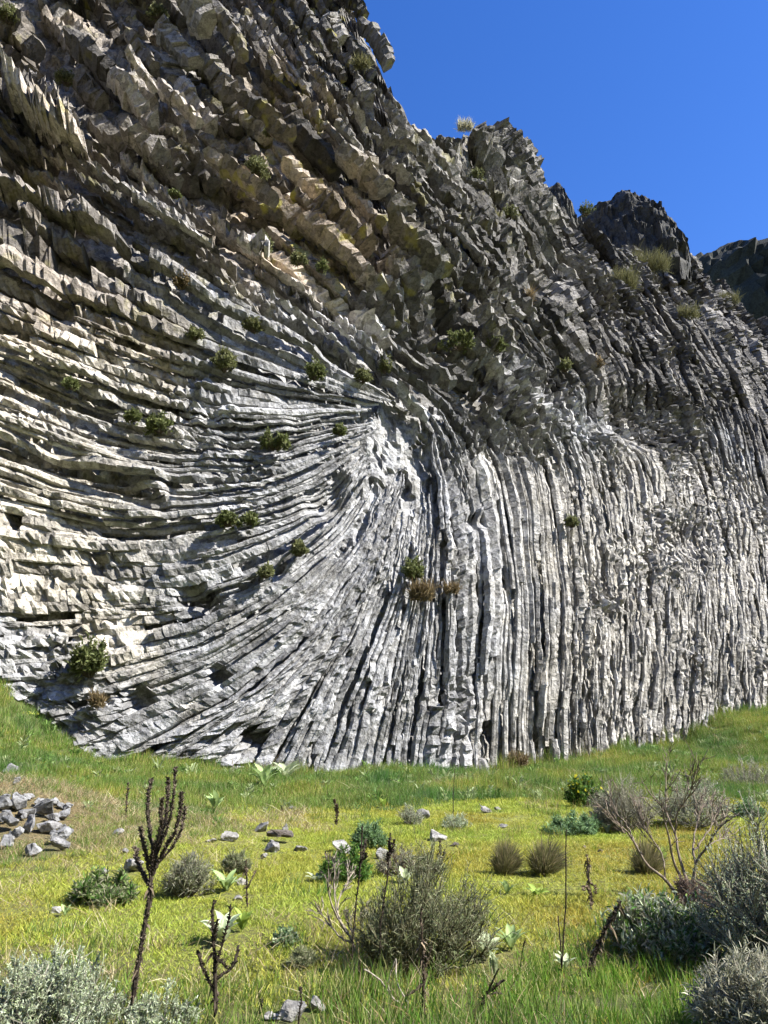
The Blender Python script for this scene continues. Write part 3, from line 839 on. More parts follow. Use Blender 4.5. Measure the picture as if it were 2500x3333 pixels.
shrub('leafy_shrub', 'dark weedy bush left of the candelabra stalk', 225, 1952, 52, 140, (BROOM + GREEN, 0.07, 0.014, 0.7, 1, TWIG, 0.5, 0.35, None))
shrub('leafy_shrub', 'little grey-green leafy plant alone on the yellow turf', 616, 2048, 34, 55, (BLUEG + SAGE, 0.04, 0.014, 0.2, 1, (0.2, 0.24, 0.12), 0.5, 0.3, None), 'plant')
shrub('grey_shrub', 'pinkish grey low shrub beside the base of the bare shrub', 1505, 1965, 58, 95, ST_PINK)
shrub('leafy_shrub', 'small dark weed above the pale foreground rock', 655, 2090, 28, 60, ST_BROOM, 'plant')
shrub('grey_shrub', 'low grey herb right of the smooth pale boulder at the cliff foot', 985, 1790, 26, 60, (SAGE, 0.05, 0.008, 0.6, 1, GTWIG, 0.5, 0.4, None), 'plant')
shrub('grey_shrub', 'faded grey herb at the left of the pale boulder', 815 + 70, 1782, 36, 50, (SAGE + GREYT, 0.05, 0.008, 0.5, 1, GTWIG, 0.5, 0.4, None), 'plant')

def tussock(name, label, px, py, hpx, wpx, cols, n, group=None, lean=0.12, cat='tussock'):
    b = gp(px, py); k = float(np.linalg.norm(at(px + 100, py, b[1]) - at(px, py, b[1]))) / 100
    h, w = hpx * k, wpx * k
    o = empty(name, b); tag(o, label, cat, group)
    a = srng.uniform(0, 6.283, n); r = np.sqrt(srng.uniform(0, 1, n))
    base = np.stack([np.cos(a) * r, np.sin(a) * r, 0 * a], -1) * w * 0.2
    tip = np.stack([np.cos(a) * r * w * 0.68 + lean * w, np.sin(a) * r * w * 0.6, h * (1.05 - 0.6 * r ** 2) * srng.uniform(0.4, 1.1, n)], -1) + srng.normal(0, 0.09, (n, 3)) * w
    v, f = blades(base, tip, np.full(n, 0.005), srng, 0.3)
    c = np.array(cols)[srng.integers(0, len(cols), n)] * srng.uniform(0.6, 1.25, (n, 1))
    bl = link('blades', make_mesh('blades', v, f, M_LEAF, np.repeat(c, 5, 0)), o)
    return o
TUS = [(0.27, 0.23, 0.12), (0.20, 0.21, 0.08), (0.36, 0.30, 0.18), (0.16, 0.17, 0.07)]
for px, wpx, lab in ((1090, 66, 'left of the pair of brown-green grass tussocks on the turf'), (1176, 84, 'right and wider of the pair of brown-green grass tussocks'), (1397, 70, 'brown-green grass tussock behind the left arm of the bare shrub')):
    tussock('grass_tussock', lab, px, 1890, 78, wpx, TUS, 1500, 'grass tussocks on the turf')

# ---------------------------------------------------------------- stalks and bare shrubs traced as curves, then given depth
def polyline3(pts, y, drift, rng, n=14):
    p = resample(np.array(pts, float), n)
    yy = y + drift * np.linspace(0, 1, n) ** 1.2
    return np.stack([at(p[i, 0], p[i, 1], yy[i]) for i in range(n)])

def lumps(P, rad, n, size, rng, t0=0.0):
    """dry seed capsules and leaf stubs round a stalk: little pointed wedges"""
    t = t0 + (1 - t0) * rng.uniform(0, 1, n); k = np.minimum((t * (len(P) - 1)).astype(int), len(P) - 2); fr = (t * (len(P) - 1) - k)[:, None]
    c = P[k] * (1 - fr) + P[k + 1] * fr
    a = rng.uniform(0, 6.283, n)
    d = np.stack([np.cos(a), np.sin(a), rng.uniform(0.1, 0.9, n)], -1); d /= np.linalg.norm(d, axis=1, keepdims=True)
    s = size * rng.uniform(0.5, 1.4, (n, 1))
    u = np.cross(d, np.array([0, 0, 1.0])); u /= np.linalg.norm(u, axis=1, keepdims=True) + 1e-9
    w = np.cross(d, u)
    c = c + d * rad * 0.6
    v = np.stack([c + u * s * 0.5, c - u * s * 0.25 + w * s * 0.43, c - u * s * 0.25 - w * s * 0.43, c + d * s * 1.3], 1).reshape(-1, 3)
    i = np.arange(n)[:, None] * 4
    f = np.vstack([i + np.array([[0, 1, 3]]), i + np.array([[1, 2, 3]]), i + np.array([[2, 0, 3]])])
    return v, f

krng = np.random.default_rng(33)
def stalk(name, label, stem, branches, r0, r1, lump, nl, col, base_py=None, leafy=0.0, group=None, cat='dry stalk', ground=True, lumpcol=None):
    bx, by = stem[0]
    b = gp(bx, base_py or by)
    y = b[1]
    o = empty(name, b); tag(o, label, cat, group)
    def build(part, pts, ra, rb, drift, nl_, parent, t0=0.0):
        P = polyline3(pts, y, drift, krng) - b
        if part == 'stem': P[0, 2] = min(P[0, 2], -0.03)
        P = P + krng.normal(0, ra * 0.25, P.shape)
        v, q = tubes(P[None], np.linspace(ra, rb, len(P))[None] * krng.uniform(0.85, 1.15, (1, len(P))), 6)
        vs_ = [v]; tri = []
        c = [np.ones((len(v), 3)) * np.array(col) * krng.uniform(0.7, 1.2, (len(v), 1))]
        pt = link(part, make_mesh(part, np.vstack(vs_), [q] + tri, M_BARK, np.vstack(c)), parent)
        if nl_ > 8:
            lv, lf = lumps(P, ra, nl_, lump, krng, t0)
            cap = link('seed_capsules', make_mesh('seed_capsules', lv, lf, M_BARK, np.repeat(np.array(lumpcol or col) * krng.uniform(0.5, 1.6, (nl_, 1)), 4, 0)), pt)
            cap['kind'] = 'stuff'
        return pt
    build('stem', stem, r0, r1 if branches else r1 * 0.6, 0.0, int(nl * 1.0), o)
    for br in branches:
        pts, ra, rb, k = br
        build('branch', pts, ra, rb, krng.uniform(-0.18, 0.18), int(nl * k), o)
    if leafy:
        P = polyline3(stem, y, 0, krng) - b
        n = int(30 * leafy); k = krng.integers(2, len(P) - 1, n)
        s = P[k] + krng.normal(0, 0.01, (n, 3))
        a = krng.uniform(0, 6.283, n); L = krng.uniform(0.04, 0.10, n)
        e = s + np.stack([np.cos(a) * 0.5, np.sin(a) * 0.5, -np.abs(krng.normal(0.7, 0.3, n))], -1) * L[:, None]
        v, f = blades(s, e, krng.uniform(0.008, 0.018, n), krng, 0.25)
        link('withered_leaves', make_mesh('withered_leaves', v, f, M_BARK, np.repeat(np.array([(0.20, 0.155, 0.105)]) * krng.uniform(0.3, 1.5, (n, 1)), 5, 0)), o)
    return o
def z2(*p): return [(x * 0.28, 1592.6 + y * 0.28) for x, y in p]
def z3(*p): return [(398.2 + x * 0.28, 1725.4 + y * 0.28) for x, y in p]
def z4(*p): return [(763.1 + x * 0.28, 1725.4 + y * 0.28) for x, y in p]
def z5(*p): return [(1194.5 + x * 0.28, 1592.6 + y * 0.28) for x, y in p]
DK = (0.045, 0.034, 0.024); DK2 = (0.075, 0.055, 0.038); PALE = (0.40, 0.35, 0.28)
stalk('mullein_stalk', 'tall dark dead stalk branching like a candelabra at the left front', z2((985, 2260), (1000, 2200), (1030, 2000), (1045, 1850), (1080, 1680), (1095, 1550), (1120, 1400), (1150, 1250), (1155, 1100), (1165, 1040)),
      [(z2((1165, 1060), (1170, 850), (1150, 700), (1140, 480), (1165, 320)), 0.011, 0.010, 0.8), (z2((1175, 1050), (1215, 850), (1260, 700), (1285, 580), (1300, 310)), 0.011, 0.009, 0.8),
       (z2((1175, 1000), (1200, 850), (1240, 700), (1250, 470)), 0.012, 0.009, 0.9), (z2((1175, 1060), (1250, 900), (1340, 750), (1385, 600), (1400, 420)), 0.011, 0.010, 0.8),
       (z2((1175, 1060), (1230, 960), (1330, 850), (1400, 700), (1425, 530)), 0.009, 0.006, 0.6), (z2((1150, 1140), (1110, 1060), (1060, 950), (1045, 850)), 0.012, 0.010, 0.7),
       (z2((1160, 1050), (1130, 920), (1100, 800), (1085, 690)), 0.010, 0.008, 0.6), (z2((1190, 940), (1290, 700), (1335, 480), (1352, 230)), 0.007, 0.006, 0.7)],
      0.015, 0.013, 0.012, 420, (0.045, 0.034, 0.025), leafy=1.2, lumpcol=(0.12, 0.095, 0.07))
stalk('mullein_stalk', 'slender dark dead stalk with two bent lower arms right of the candelabra stalk', z3((238, 1790), (240, 1740), (240, 1500), (235, 1250), (222, 1000), (218, 790)),
      [(z3((250, 1260), (300, 1100), (345, 920), (357, 815)), 0.006, 0.004, 0.5), (z3((238, 1510), (190, 1400), (150, 1320), (120, 1230), (100, 1170)), 0.006, 0.009, 0.5),
       (z3((243, 1400), (300, 1350), (370, 1300), (405, 1200), (415, 1140)), 0.007, 0.008, 0.5), (z3((235, 1200), (280, 1250), (330, 1310)), 0.005, 0.005, 0.2), (z3((228, 1100), (240, 1010), (255, 940)), 0.006, 0.006, 0.3)],
      0.014, 0.008, 0.013, 160, DK, leafy=0.5)
stalk('dry_stalk', 'left of the twin brown stalks, with a knobbly seed head, by the dark green mound', z3((1303, 1440), (1300, 1100), (1330, 750), (1350, 600), (1362, 450), (1375, 210)),
      [(z3((1355, 500), (1385, 420), (1395, 310)), 0.010, 0.008, 1.2), (z3((1358, 470), (1395, 460), (1405, 420)), 0.008, 0.006, 0.6)], 0.006, 0.006, 0.012, 60, DK)
stalk('dry_stalk', 'right of the twin brown stalks, with a clustered seed head', z3((1503, 1440), (1515, 1000), (1545, 750), (1570, 560), (1590, 260)),
      [(z3((1570, 470), (1605, 400), (1620, 320)), 0.010, 0.008, 1.2), (z3((1572, 480), (1578, 400), (1590, 300)), 0.012, 0.009, 1.2)], 0.006, 0.006, 0.012, 60, DK)
stalk('dry_stalk', 'thin dry stalk with bent arms on the turf below the left rocks', z3((488, 840), (483, 780), (480, 650), (478, 470)), [(z3((484, 690), (520, 620), (552, 555)), 0.006, 0.007, 0.6), (z3((482, 600), (470, 560), (465, 520)), 0.005, 0.004, 0.3)], 0.009, 0.006, 0.015, 60, DK2, leafy=0.5)
stalk('dry_stalk', 'short dead stalk standing in front of the pale foreground rock', z3((878, 1760), (890, 1640), (902, 1560), (895, 1455)), [(z3((900, 1500), (895, 1470), (893, 1450)), 0.008, 0.006, 0.4)], 0.006, 0.004, 0.009, 50, DK)
stalk('dry_stalk', 'tiny dead stalk left of the pale foreground rock', z3((586, 1660), (590, 1600), (595, 1550)), [], 0.006, 0.006, 0.010, 40, DK)
stalk('dry_stalk', 'brown dead stalk with drooping leaves high on the meadow', z3((1172, 200), (1175, 120), (1160, 0)), [], 0.016, 0.010, 0.04, 90, DK2, leafy=1.0)
stalk('dry_stalk', 'thin dark spike on the grass below the left end of the cliff foot', z2((975, 620), (975, 520), (990, 350)), [], 0.010, 0.008, 0.03, 60, DK2)
stalk('dry_stick', 'tall bare stick with a side twig at the right of the turf', z4((1605, 1360), (1620, 1100), (1640, 800), (1640, 500), (1642, 235)), [(z4((1606, 1320), (1600, 1150), (1585, 990), (1580, 900)), 0.005, 0.005, 0.2)], 0.006, 0.004, 0.006, 70, DK)
stalk('dry_stalk', 'shaggy dead stalk at the bottom edge below the dark olive shrub', z4((548, 1760), (545, 1600), (545, 1400), (530, 1050), (525, 840)), [(z4((540, 1330), (590, 1200), (600, 1140)), 0.005, 0.003, 0.2), (z4((545, 1420), (480, 1480), (415, 1520)), 0.006, 0.004, 0.2)], 0.010, 0.005, 0.011, 130, DK2, leafy=1.6)
stalk('dry_stalk', 'dark leaning dead stalk fork at the bottom centre right', z4((955, 1710), (990, 1600), (1030, 1510), (1100, 1440), (1165, 1395)), [(z4((1030, 1510), (1080, 1400), (1120, 1310)), 0.006, 0.004, 0.2), (z4((1020, 1525), (1090, 1500), (1150, 1505)), 0.006, 0.003, 0.2)], 0.011, 0.007, 0.010, 70, DK, leafy=0.3)
stalk('dry_stalk', 'thin upright dead stem left of the leaning stalk fork', z4((668, 1690), (690, 1520), (722, 1310)), [], 0.005, 0.003, 0.006, 30, DK)
stalk('dry_stalk', 'short stem with a pale dead leaf beside the low rosettes', z4((1290, 1330), (1300, 1200), (1330, 1075)), [], 0.005, 0.003, 0.006, 30, DK2, leafy=0.2)
stalk('dead_branch', 'pale forked dead branch lying in the front grass', z4((440, 1650), (300, 1530), (200, 1390), (90, 1318)), [(z4((300, 1530), (270, 1420), (325, 1240)), 0.005, 0.003, 0.0), (z4((435, 1600), (340, 1420), (330, 1230)), 0.006, 0.004, 0.0)], 0.009, 0.005, 0.004, 6, PALE, cat='branch')
stalk('dry_stalk', 'small withered plant behind the dark olive shrub', z4((676, 540), (675, 450), (666, 328)), [(z4((678, 480), (700, 430), (705, 390)), 0.007, 0.007, 0.6), (z4((674, 480), (655, 450), (655, 420)), 0.006, 0.007, 0.6)], 0.008, 0.005, 0.02, 50, DK2, leafy=0.8)
stalk('dry_stick', 'long thin stick standing against the grass below the fan of columns', [(979, 1768), (979, 1720), (982, 1660)], [], 0.012, 0.008, 0.01, 5, DK)
stalk('dry_stalk', 'shaggy brown withered stalk between the bare stick and the bare shrub', z5((297, 1330), (292, 1240), (278, 1120), (268, 1000), (265, 905)), [(z5((285, 1200), (250, 1150), (235, 1185)), 0.006, 0.004, 0.3), (z5((282, 1130), (320, 1150), (330, 1210)), 0.006, 0.004, 0.3)], 0.010, 0.005, 0.018, 120, DK2, leafy=2.2, lumpcol=(0.2, 0.15, 0.1))
stalk('dry_stalk', 'thick leaning dead stalk hung with dark leaves before the pale bush', z5((270, 1860), (300, 1740), (350, 1600), (430, 1430), (525, 1270)), [(z5((400, 1500), (330, 1620), (290, 1780)), 0.008, 0.006, 0.4)], 0.013, 0.006, 0.014, 140, DK, leafy=3.0)
stalk('dry_stick', 'thin stem at the right bank in front of the cliff foot', z5((465, 420), (470, 300), (460, 180)), [], 0.012, 0.008, 0.012, 20, DK2)
stalk('dry_stick', 'short stem beside the rosettes under the cliff foot', [(500, 1685), (503, 1660), (501, 1632)], [], 0.014, 0.010, 0.03, 30, PALE)

# bare shrubs
def bare_shrub(name, label, limbs, base_pt, col, twigs, twl, r_scale=1.0):
    b = gp(*base_pt); y = b[1]
    o = empty(name, b); tag(o, label, 'shrub')
    allP = []
    for pts, ra, rb in limbs:
        P = polyline3(pts, y, krng.uniform(-0.5, 0.5), krng, 16) - b
        P += krng.normal(0, 0.004, P.shape)
        if abs(pts[0][1] - base_pt[1]) < 12: P[0, 2] -= 0.06
        v, q = tubes(P[None], np.linspace(ra, rb, 16)[None] * r_scale, 6)
        link('limb', make_mesh('limb', v, q, M_BARK, np.ones((len(v), 3)) * np.array(col) * krng.uniform(0.75, 1.15, (len(v), 1)), smooth=True), o)
        allP.append(P)
    AP = np.array(allP)
    n = twigs
    li = krng.integers(0, len(AP), n); t = 6 + 9 * krng.uniform(0, 1, n) ** 0.6; k = np.minimum(t.astype(int), 14); fr = (t - k)[:, None]
    p0 = AP[li, k] * (1 - fr) + AP[li, k + 1] * fr
    d = AP[li, k + 1] - AP[li, k]; d /= np.linalg.norm(d, axis=1, keepdims=True)
    d = d + krng.normal(0, 0.4, (n, 3)) + np.array([0, 0, 0.35]); d /= np.linalg.norm(d, axis=1, keepdims=True)
    L = twl * krng.uniform(0.3, 1, (n, 1))
    TW = np.stack([p0, p0 + d * L * 0.5 + krng.normal(0, 0.05, (n, 3)) * L, p0 + d * L + krng.normal(0, 0.1, (n, 3)) * L], 1)
    m = n * 3
    ti = krng.integers(0, n, m); d2 = TW[ti, 2] - TW[ti, 1]; d2 /= np.linalg.norm(d2, axis=1, keepdims=True) + 1e-9
    d2 = d2 + krng.normal(0, 0.45, (m, 3)); d2 /= np.linalg.norm(d2, axis=1, keepdims=True)
    u = krng.uniform(0, 1, (m, 1)); q0 = TW[ti, 1] * (1 - u) + TW[ti, 2] * u; L2 = twl * 0.45 * krng.uniform(0.3, 1, (m, 1))
    T2 = np.stack([q0, q0 + d2 * L2 * 0.5, q0 + d2 * L2 + krng.normal(0, 0.08, (m, 3)) * L2], 1)
    T = np.vstack([TW, T2])
    v, q = tubes(T, np.repeat(np.array([[0.0032, 0.0024, 0.0014]]), len(T), 0) * r_scale)
    link('twigs', make_mesh('twigs', v, q, M_BARK, np.repeat(np.array([col]) * krng.uniform(0.6, 1.1, (len(T), 1)), 9, 0)), o)
    return o
bare_shrub('bare_shrub', 'leafless spreading shrub with brown-grey limbs on the right of the turf',
    [(z5((985, 1280), (860, 1090), (710, 970), (640, 830), (560, 720), (490, 650), (390, 560)), 0.014, 0.003), (z5((650, 850), (580, 700), (500, 600), (450, 515)), 0.007, 0.003),
     (z5((1055, 1290), (1010, 1150), (930, 950), (890, 760), (850, 620), (840, 540), (750, 440)), 0.012, 0.003), (z5((1062, 1290), (1060, 1170), (980, 950), (950, 770), (880, 600), (870, 450), (880, 200)), 0.013, 0.002),
     (z5((1065, 1290), (1085, 1130), (1100, 980), (1180, 860), (1290, 690), (1440, 590)), 0.014, 0.003), (z5((1100, 980), (1080, 830), (1110, 680), (1150, 540)), 0.009, 0.003),
     (z5((1180, 860), (1240, 810), (1330, 770)), 0.006, 0.002), (z5((1095, 870), (1190, 740), (1250, 620), (1290, 540)), 0.007, 0.003), (z5((945, 770), (960, 580), (1050, 450), (1090, 300)), 0.007, 0.002),
     (z5((870, 1100), (840, 900), (740, 750), (690, 640)), 0.006, 0.002)],
    z5((1050, 1290))[0], (0.24, 0.195, 0.15), 150, 0.34, 1.5)
bare_shrub('bare_shrub', 'pale dead shrub of thin bleached twigs left of the dark olive shrub',
    [(z3((1345, 1200), (1270, 1060), (1150, 860), (1110, 700), (1120, 470)), 0.007, 0.002), (z3((1310, 1120), (1180, 1050), (1070, 900), (1030, 870)), 0.006, 0.002),
     (z3((1280, 1075), (1210, 950), (1160, 780), (1165, 460)), 0.006, 0.002), (z3((1270, 1060), (1180, 850), (1240, 680), (1290, 590)), 0.005, 0.002),
     (z3((1350, 1200), (1320, 1080), (1260, 960), (1270, 890)), 0.006, 0.003), (z3((1370, 1200), (1385, 1080), (1360, 980), (1385, 900)), 0.005, 0.002)],
    z3((1345, 1205))[0], (0.36, 0.31, 0.24), 60, 0.16, 1.5)

# ---------------------------------------------------------------- broad-leaved rosettes
def leaf_mesh(L, W, fold, arch, col, rng):
    nu, nv = 7, 4
    u = np.linspace(0, 1, nu)[:, None] * np.ones((1, nv)); v = np.linspace(-1, 1, nv)[None] * np.ones((nu, 1))
    wd = W * np.sin(np.clip(u * 0.93 + 0.07, 0, 1) * math.pi) ** 0.75
    x = L * u; yy = v * wd * 0.5; z = arch * L * np.sin(u * 2.0) - arch * L * 0.4 * u ** 2 + fold * np.abs(v) * wd + rng.normal(0, 0.008 * L, (nu, nv))
    ii = np.arange(nu * nv).reshape(nu, nv)
    q = np.stack([ii[:-1, :-1], ii[1:, :-1], ii[1:, 1:], ii[:-1, 1:]], -1).reshape(-1, 4)
    c = np.ones((nu * nv, 3)) * np.array(col) * (1.0 + 0.18 * (np.abs(v) < 0.5)).reshape(-1, 1)
    return make_mesh('leaf', np.stack([x, yy, z], -1).reshape(-1, 3), q, M_LEAF, c, smooth=True)
ROS = [(0.30, 0.42, 0.15), (0.36, 0.48, 0.20), (0.50, 0.57, 0.36), (0.32, 0.44, 0.09)]
leafs = {}
def rosette(label, px, py, wpx, tone=0, up=0.8, n=11):
    b = gp(px, py); k = float(np.linalg.norm(at(px + 100, py, b[1]) - at(px, py, b[1]))) / 100
    w = wpx * k
    CLEAR.append((b[0], b[1], w * 0.6))
    o = empty('mullein_rosette', b); tag(o, label, 'rosette')
    if tone not in leafs: leafs[tone] = [leaf_mesh(1.0, 0.34, 0.18, 0.22, ROS[tone], krng) for _ in range(3)]
    for i in range(n):
        lf = link('leaf', leafs[tone][i % 3], o)
        s = w * 0.8 * krng.uniform(0.65, 1.1)
        lf.scale = (s, s, s)
        lf.rotation_euler = (krng.normal(0, 0.2), -up * krng.uniform(0.5, 1.25), i * 2.4 + krng.uniform(-0.3, 0.3))
        lf.location = (0, 0, 0.01)
rosette('big upright pale green rosette at the foot of the cliff', 570, 1700, 74, 1, 0.9, 13)
rosette('pale green rosette just right of the big upright one at the cliff foot', 616, 1686, 62, 2, 0.7)
rosette('bright green rosette on the grass below the cliff foot rosettes', 465, 1748, 52, 1, 0.8)
rosette('light green broad-leaved rosette by the dark tuft on the left', 488, 1928, 62, 1, 0.7, 12)
rosette('pale woolly rosette behind the slender dark stalk', 482, 2036, 84, 2, 0.8, 13)
rosette('yellow-green rosette right of the slender dark stalk', 522, 2012, 56, 3, 0.9)
rosette('small whitish rosette under the dark green mound', 684, 1908, 42, 2, 0.5, 9)
rosette('small green rosette alone on the yellow turf behind the dark olive shrub', 1096, 1934, 40, 1, 0.8, 8)
rosette('flat green rosette right of the small one on the yellow turf', 1160, 1938, 46, 3, 0.4, 9)
rosette('pale rosette at the top left of the dark olive shrub', 876, 1908, 46, 2, 0.9, 8)
rosette('large pale grey-green rosette at the right foot of the dark olive shrub', 1050, 2075, 90, 2, 0.8, 13)
rosette('grey-green rosette between the large pale one and the bare stick', 1105, 2058, 66, 1, 0.8, 10)
rosette('upright pale leaves below the large grey-green rosette', 1068, 2112, 62, 2, 1.1, 7)
rosette('big pale leaves at the foot of the silver-grey shrub', 1490, 2068, 104, 2, 0.45, 11)
rosette('little pale rosette in front of the rounded grey shrub', 1312, 1800, 34, 2, 0.9, 7)
rosette('light green rosette at the left under the dark weedy bush', 140, 1982, 36, 1, 1.0, 8)
rosette('pale leaves at the foot of the bare stick', 1222, 2100, 46, 2, 0.8, 8)
rosette('yellow-green rosette on the grass right of the shaggy high stalk', 828, 1745, 34, 3, 0.9, 8)
rosette('pale narrow-leaved plant in the grass behind the grey bank shrubs', 1432, 1862, 40, 3, 1.0, 7)

# ---------------------------------------------------------------- stones
rrng = np.random.default_rng(77)
def stone_mesh(rng, size, flat, col):
    pts = rng.normal(0, 1, (13, 3)); pts /= np.linalg.norm(pts, axis=1, keepdims=True)
    pts *= rng.uniform(0.8, 1.1, (13, 1)); pts *= np.array([1.0, 0.8, flat]) * size * 0.5
    bm = bmesh.new()
    for p in pts: bm.verts.new(p)
    r = bmesh.ops.convex_hull(bm, input=bm.verts)
    bmesh.ops.delete(bm, geom=[e for e in r['geom_interior'] if isinstance(e, bmesh.types.BMVert)], context='VERTS')
    bmesh.ops.bevel(bm, geom=list(bm.edges), offset=size * 0.025, segments=1, affect='EDGES', profile=0.5)
    bmesh.ops.triangulate(bm, faces=list(bm.faces))
    bmesh.ops.subdivide_edges(bm, edges=list(bm.edges), cuts=1, use_grid_fill=True)
    bm.verts.ensure_lookup_table()
    V = np.array([v.co[:] for v in bm.verts]); F = [[v.index for v in f.verts] for f in bm.faces]
    bm.verts.index_update(); F = [[v.index for v in f.verts] for f in bm.faces]
    bm.free()
    bmesh_t = [f for f in F if len(f) == 3]; bmesh_q = [f for f in F if len(f) == 4]
    V = V + size * 0.05 * np.stack([facet(V[:, 1] / size * 5 + 9, V[:, 2] / size * 5, 7), facet(V[:, 0] / size * 5, V[:, 2] / size * 5 + 3, 8), facet(V[:, 0] / size * 5, V[:, 1] / size * 5, 9)], -1)
    c = np.ones((len(V), 3)) * np.array(col) * rng.uniform(0.85, 1.15)
    return make_mesh('stone', V, [np.array(a) for a in (bmesh_t, bmesh_q) if len(a)], M_STONE, c)
def stone(label, px, py, wpx, flat=0.6, col=(0.40, 0.40, 0.40), group=None, name='stone', rz=None, tilt=0.25, sink=0.25):
    b = gp(px, py + wpx * flat * 0.4); k = float(np.linalg.norm(at(px + 100, py, b[1]) - at(px, py, b[1]))) / 100
    s = wpx * k * (1.35 if group else 1.2); CLEAR.append((b[0], b[1], s * 0.75))
    o = link(name, stone_mesh(rrng, s, flat, col))
    o.location = (b[0], b[1], b[2] + s * flat * (0.5 - sink))
    o.rotation_euler = (rrng.normal(0, tilt), rrng.normal(0, tilt), rrng.uniform(-0.5, 0.5) if rz is None else rz)
    return tag(o, label, 'stone', group)
pile = [(110, 350, 70, 'small grey stone just below the highest flat stone of the left bank'), (30, 540, 115, 'pale grey stone at the left edge in the upper row of the rubble pile'), (140, 530, 120, 'grey stone second from the left edge in the upper row of the rubble pile'),
        (330, 590, 135, 'long flat stone right of centre in the upper part of the rubble pile'), (60, 690, 120, 'flat stone left of the square upright block in the rubble pile'), (470, 790, 140, 'stone just above the lower right corner stone of the rubble pile'),
        (40, 830, 125, 'blocky stone at the left edge in the lowest row of the rubble pile'), (490, 620, 95, 'stone at the right rim of the rubble pile, lower of two'), (520, 560, 62, 'small stone at the right rim of the rubble pile, upper of two'),
        (210, 600, 115, 'stone directly above the square upright block in the rubble pile'), (400, 640, 85, 'small stone above the broad pale slab of the rubble pile'), (120, 770, 85, 'small stone below left of the square upright block'),
        (490, 715, 85, 'small stone touching the right end of the broad pale slab'), (300, 520, 72, 'small stone right of the dark topped stone at the crest of the pile'), (10, 640, 85, 'stone cut by the left edge in the middle of the rubble pile')]
for k in range(16):
    pile.append((rrng.uniform(-20, 530), rrng.uniform(480, 860), rrng.uniform(45, 80), 'little stone filling the gaps of the rubble pile at the left edge'))
for x, y, w, lab in pile:
    p = z2((x, y))[0]
    stone(lab, p[0], p[1], w * 0.3, rrng.uniform(0.55, 0.85), (0.27, 0.275, 0.28), 'stones of the left rubble pile', tilt=0.4, sink=0.0)
for lab, x, y, w, fl in (('flat grey stone highest on the left bank above the rubble pile', 80, 270, 115, 0.6), ('small pale stone alone in the grass right of the left bank', 520, 255, 66, 0.5),
        ('dark topped stone at the crest of the rubble pile', 200, 465, 95, 0.5), ('square upright pale block in the middle of the rubble pile', 205, 700, 105, 1.0),
        ('broad pale slab leaning over a dark gap in the rubble pile', 370, 715, 170, 0.45), ('whitish stone at the bottom of the rubble pile', 255, 890, 130, 0.55), ('wide stone at the lower right corner of the rubble pile', 455, 850, 150, 0.5)):
    p = z2((x, y))[0]; stone(lab, p[0], p[1], w * 0.28, fl, (0.32, 0.32, 0.325), 'stones of the left rubble pile', tilt=0.25, sink=0.0)
for lab, zf, x, y, w, fl in (
        ('pale rock half hidden behind the candelabra stalk', z2, 1020, 1000, 190, 0.55), ('small grey stone above the rock behind the candelabra stalk', z2, 962, 880, 62, 0.7), ('upright pale stone on the turf right of the candelabra stalk', z2, 1475, 925, 70, 1.0),
        ('tiny pale stone right of the upright pale stone', z2, 1625, 1000, 42, 0.8), ('stone at the foot of the dark grey-brown tuft', z2, 1400, 1222, 115, 0.5), ('small stones patch beside the light rosette at far left', z2, 430, 1340, 90, 0.6),
        ('grey stone in the weeds left of the candelabra fork', z2, 790, 1040, 82, 0.6), ('grey stone in the grass right of the rubble pile', z2, 910, 735, 95, 0.6),
        ('rounded pale boulder in front of the tilted slab', z3, 660, 370, 165, 0.6), ('dark tilted slab behind the rounded pale boulder', z3, 735, 290, 210, 0.6), ('grey rock at the back left of the tilted slab', z3, 600, 225, 150, 0.5),
        ('thin flat stone in the grass left of the boulder group', z3, 205, 330, 90, 0.3), ('weathered grey rock between the flat stone and the boulder group', z3, 345, 295, 150, 0.5), ('brown grey stone right of the boulder group', z3, 905, 385, 110, 0.5),
        ('upright white stone behind the tilted slab', z3, 785, 225, 55, 1.3), ('small pale stone on the turf below the boulder group', z3, 608, 450, 60, 0.7), ('small stone left of the little green bush', z3, 318, 480, 62, 0.6),
        ('flat grey stone behind the thin stalk with bent arms', z3, 440, 645, 110, 0.5), ('low stone at the base of the thin stalk with bent arms', z3, 415, 770, 72, 0.5), ('pale lump in the high grass below the cliff foot', z3, 835, 75, 60, 0.6),
        ('large pale rock lying in the grass at the bottom edge', z3, 850, 1640, 250, 0.55), ('upright end of the pale rock at the bottom edge', z3, 1030, 1600, 115, 1.25), ('low toe of the pale rock at the bottom edge', z3, 690, 1680, 150, 0.35),
        ('dark rock on the back of the green feathery mound', z3, 1230, 385, 200, 0.4), ('notched grey rock right of the feathery plant', z3, 1530, 430, 110, 0.8),
        ('smooth pale boulder on the grass below the middle of the cliff', z4, 540, 120, 110, 0.75), ('flat pale slab stone at the back edge of the yellow turf', z4, 640, 292, 165, 0.42), ('dark thin stone right of the flat pale slab', z4, 785, 355, 85, 0.28),
        ('low grey stone in the grass left of the blue-green plant', z4, 1025, 92, 95, 0.45), ('little pointed pale stone behind the low grey stone', z4, 1110, 75, 60, 0.7), ('little stone at the back edge of the turf above the tussocks', z4, 1155, 215, 70, 0.5),
        ('small dark clod on the yellow turf left of the bare shrub', z5, 372, 882, 55, 0.6), ('tiny dark clod above the shaggy brown stalk', z5, 246, 850, 34, 0.7), ('half dark stone under the wide grey-green shrub', z5, 1330, 602, 90, 0.65)):
    p = zf((x, y))[0]
    c = (0.16, 0.14, 0.12) if 'dark' in lab and 'rock' not in lab else (0.33, 0.325, 0.31)
    stone(lab, p[0], p[1], w * 0.28, fl, c, None, tilt=0.2, sink=0.2)

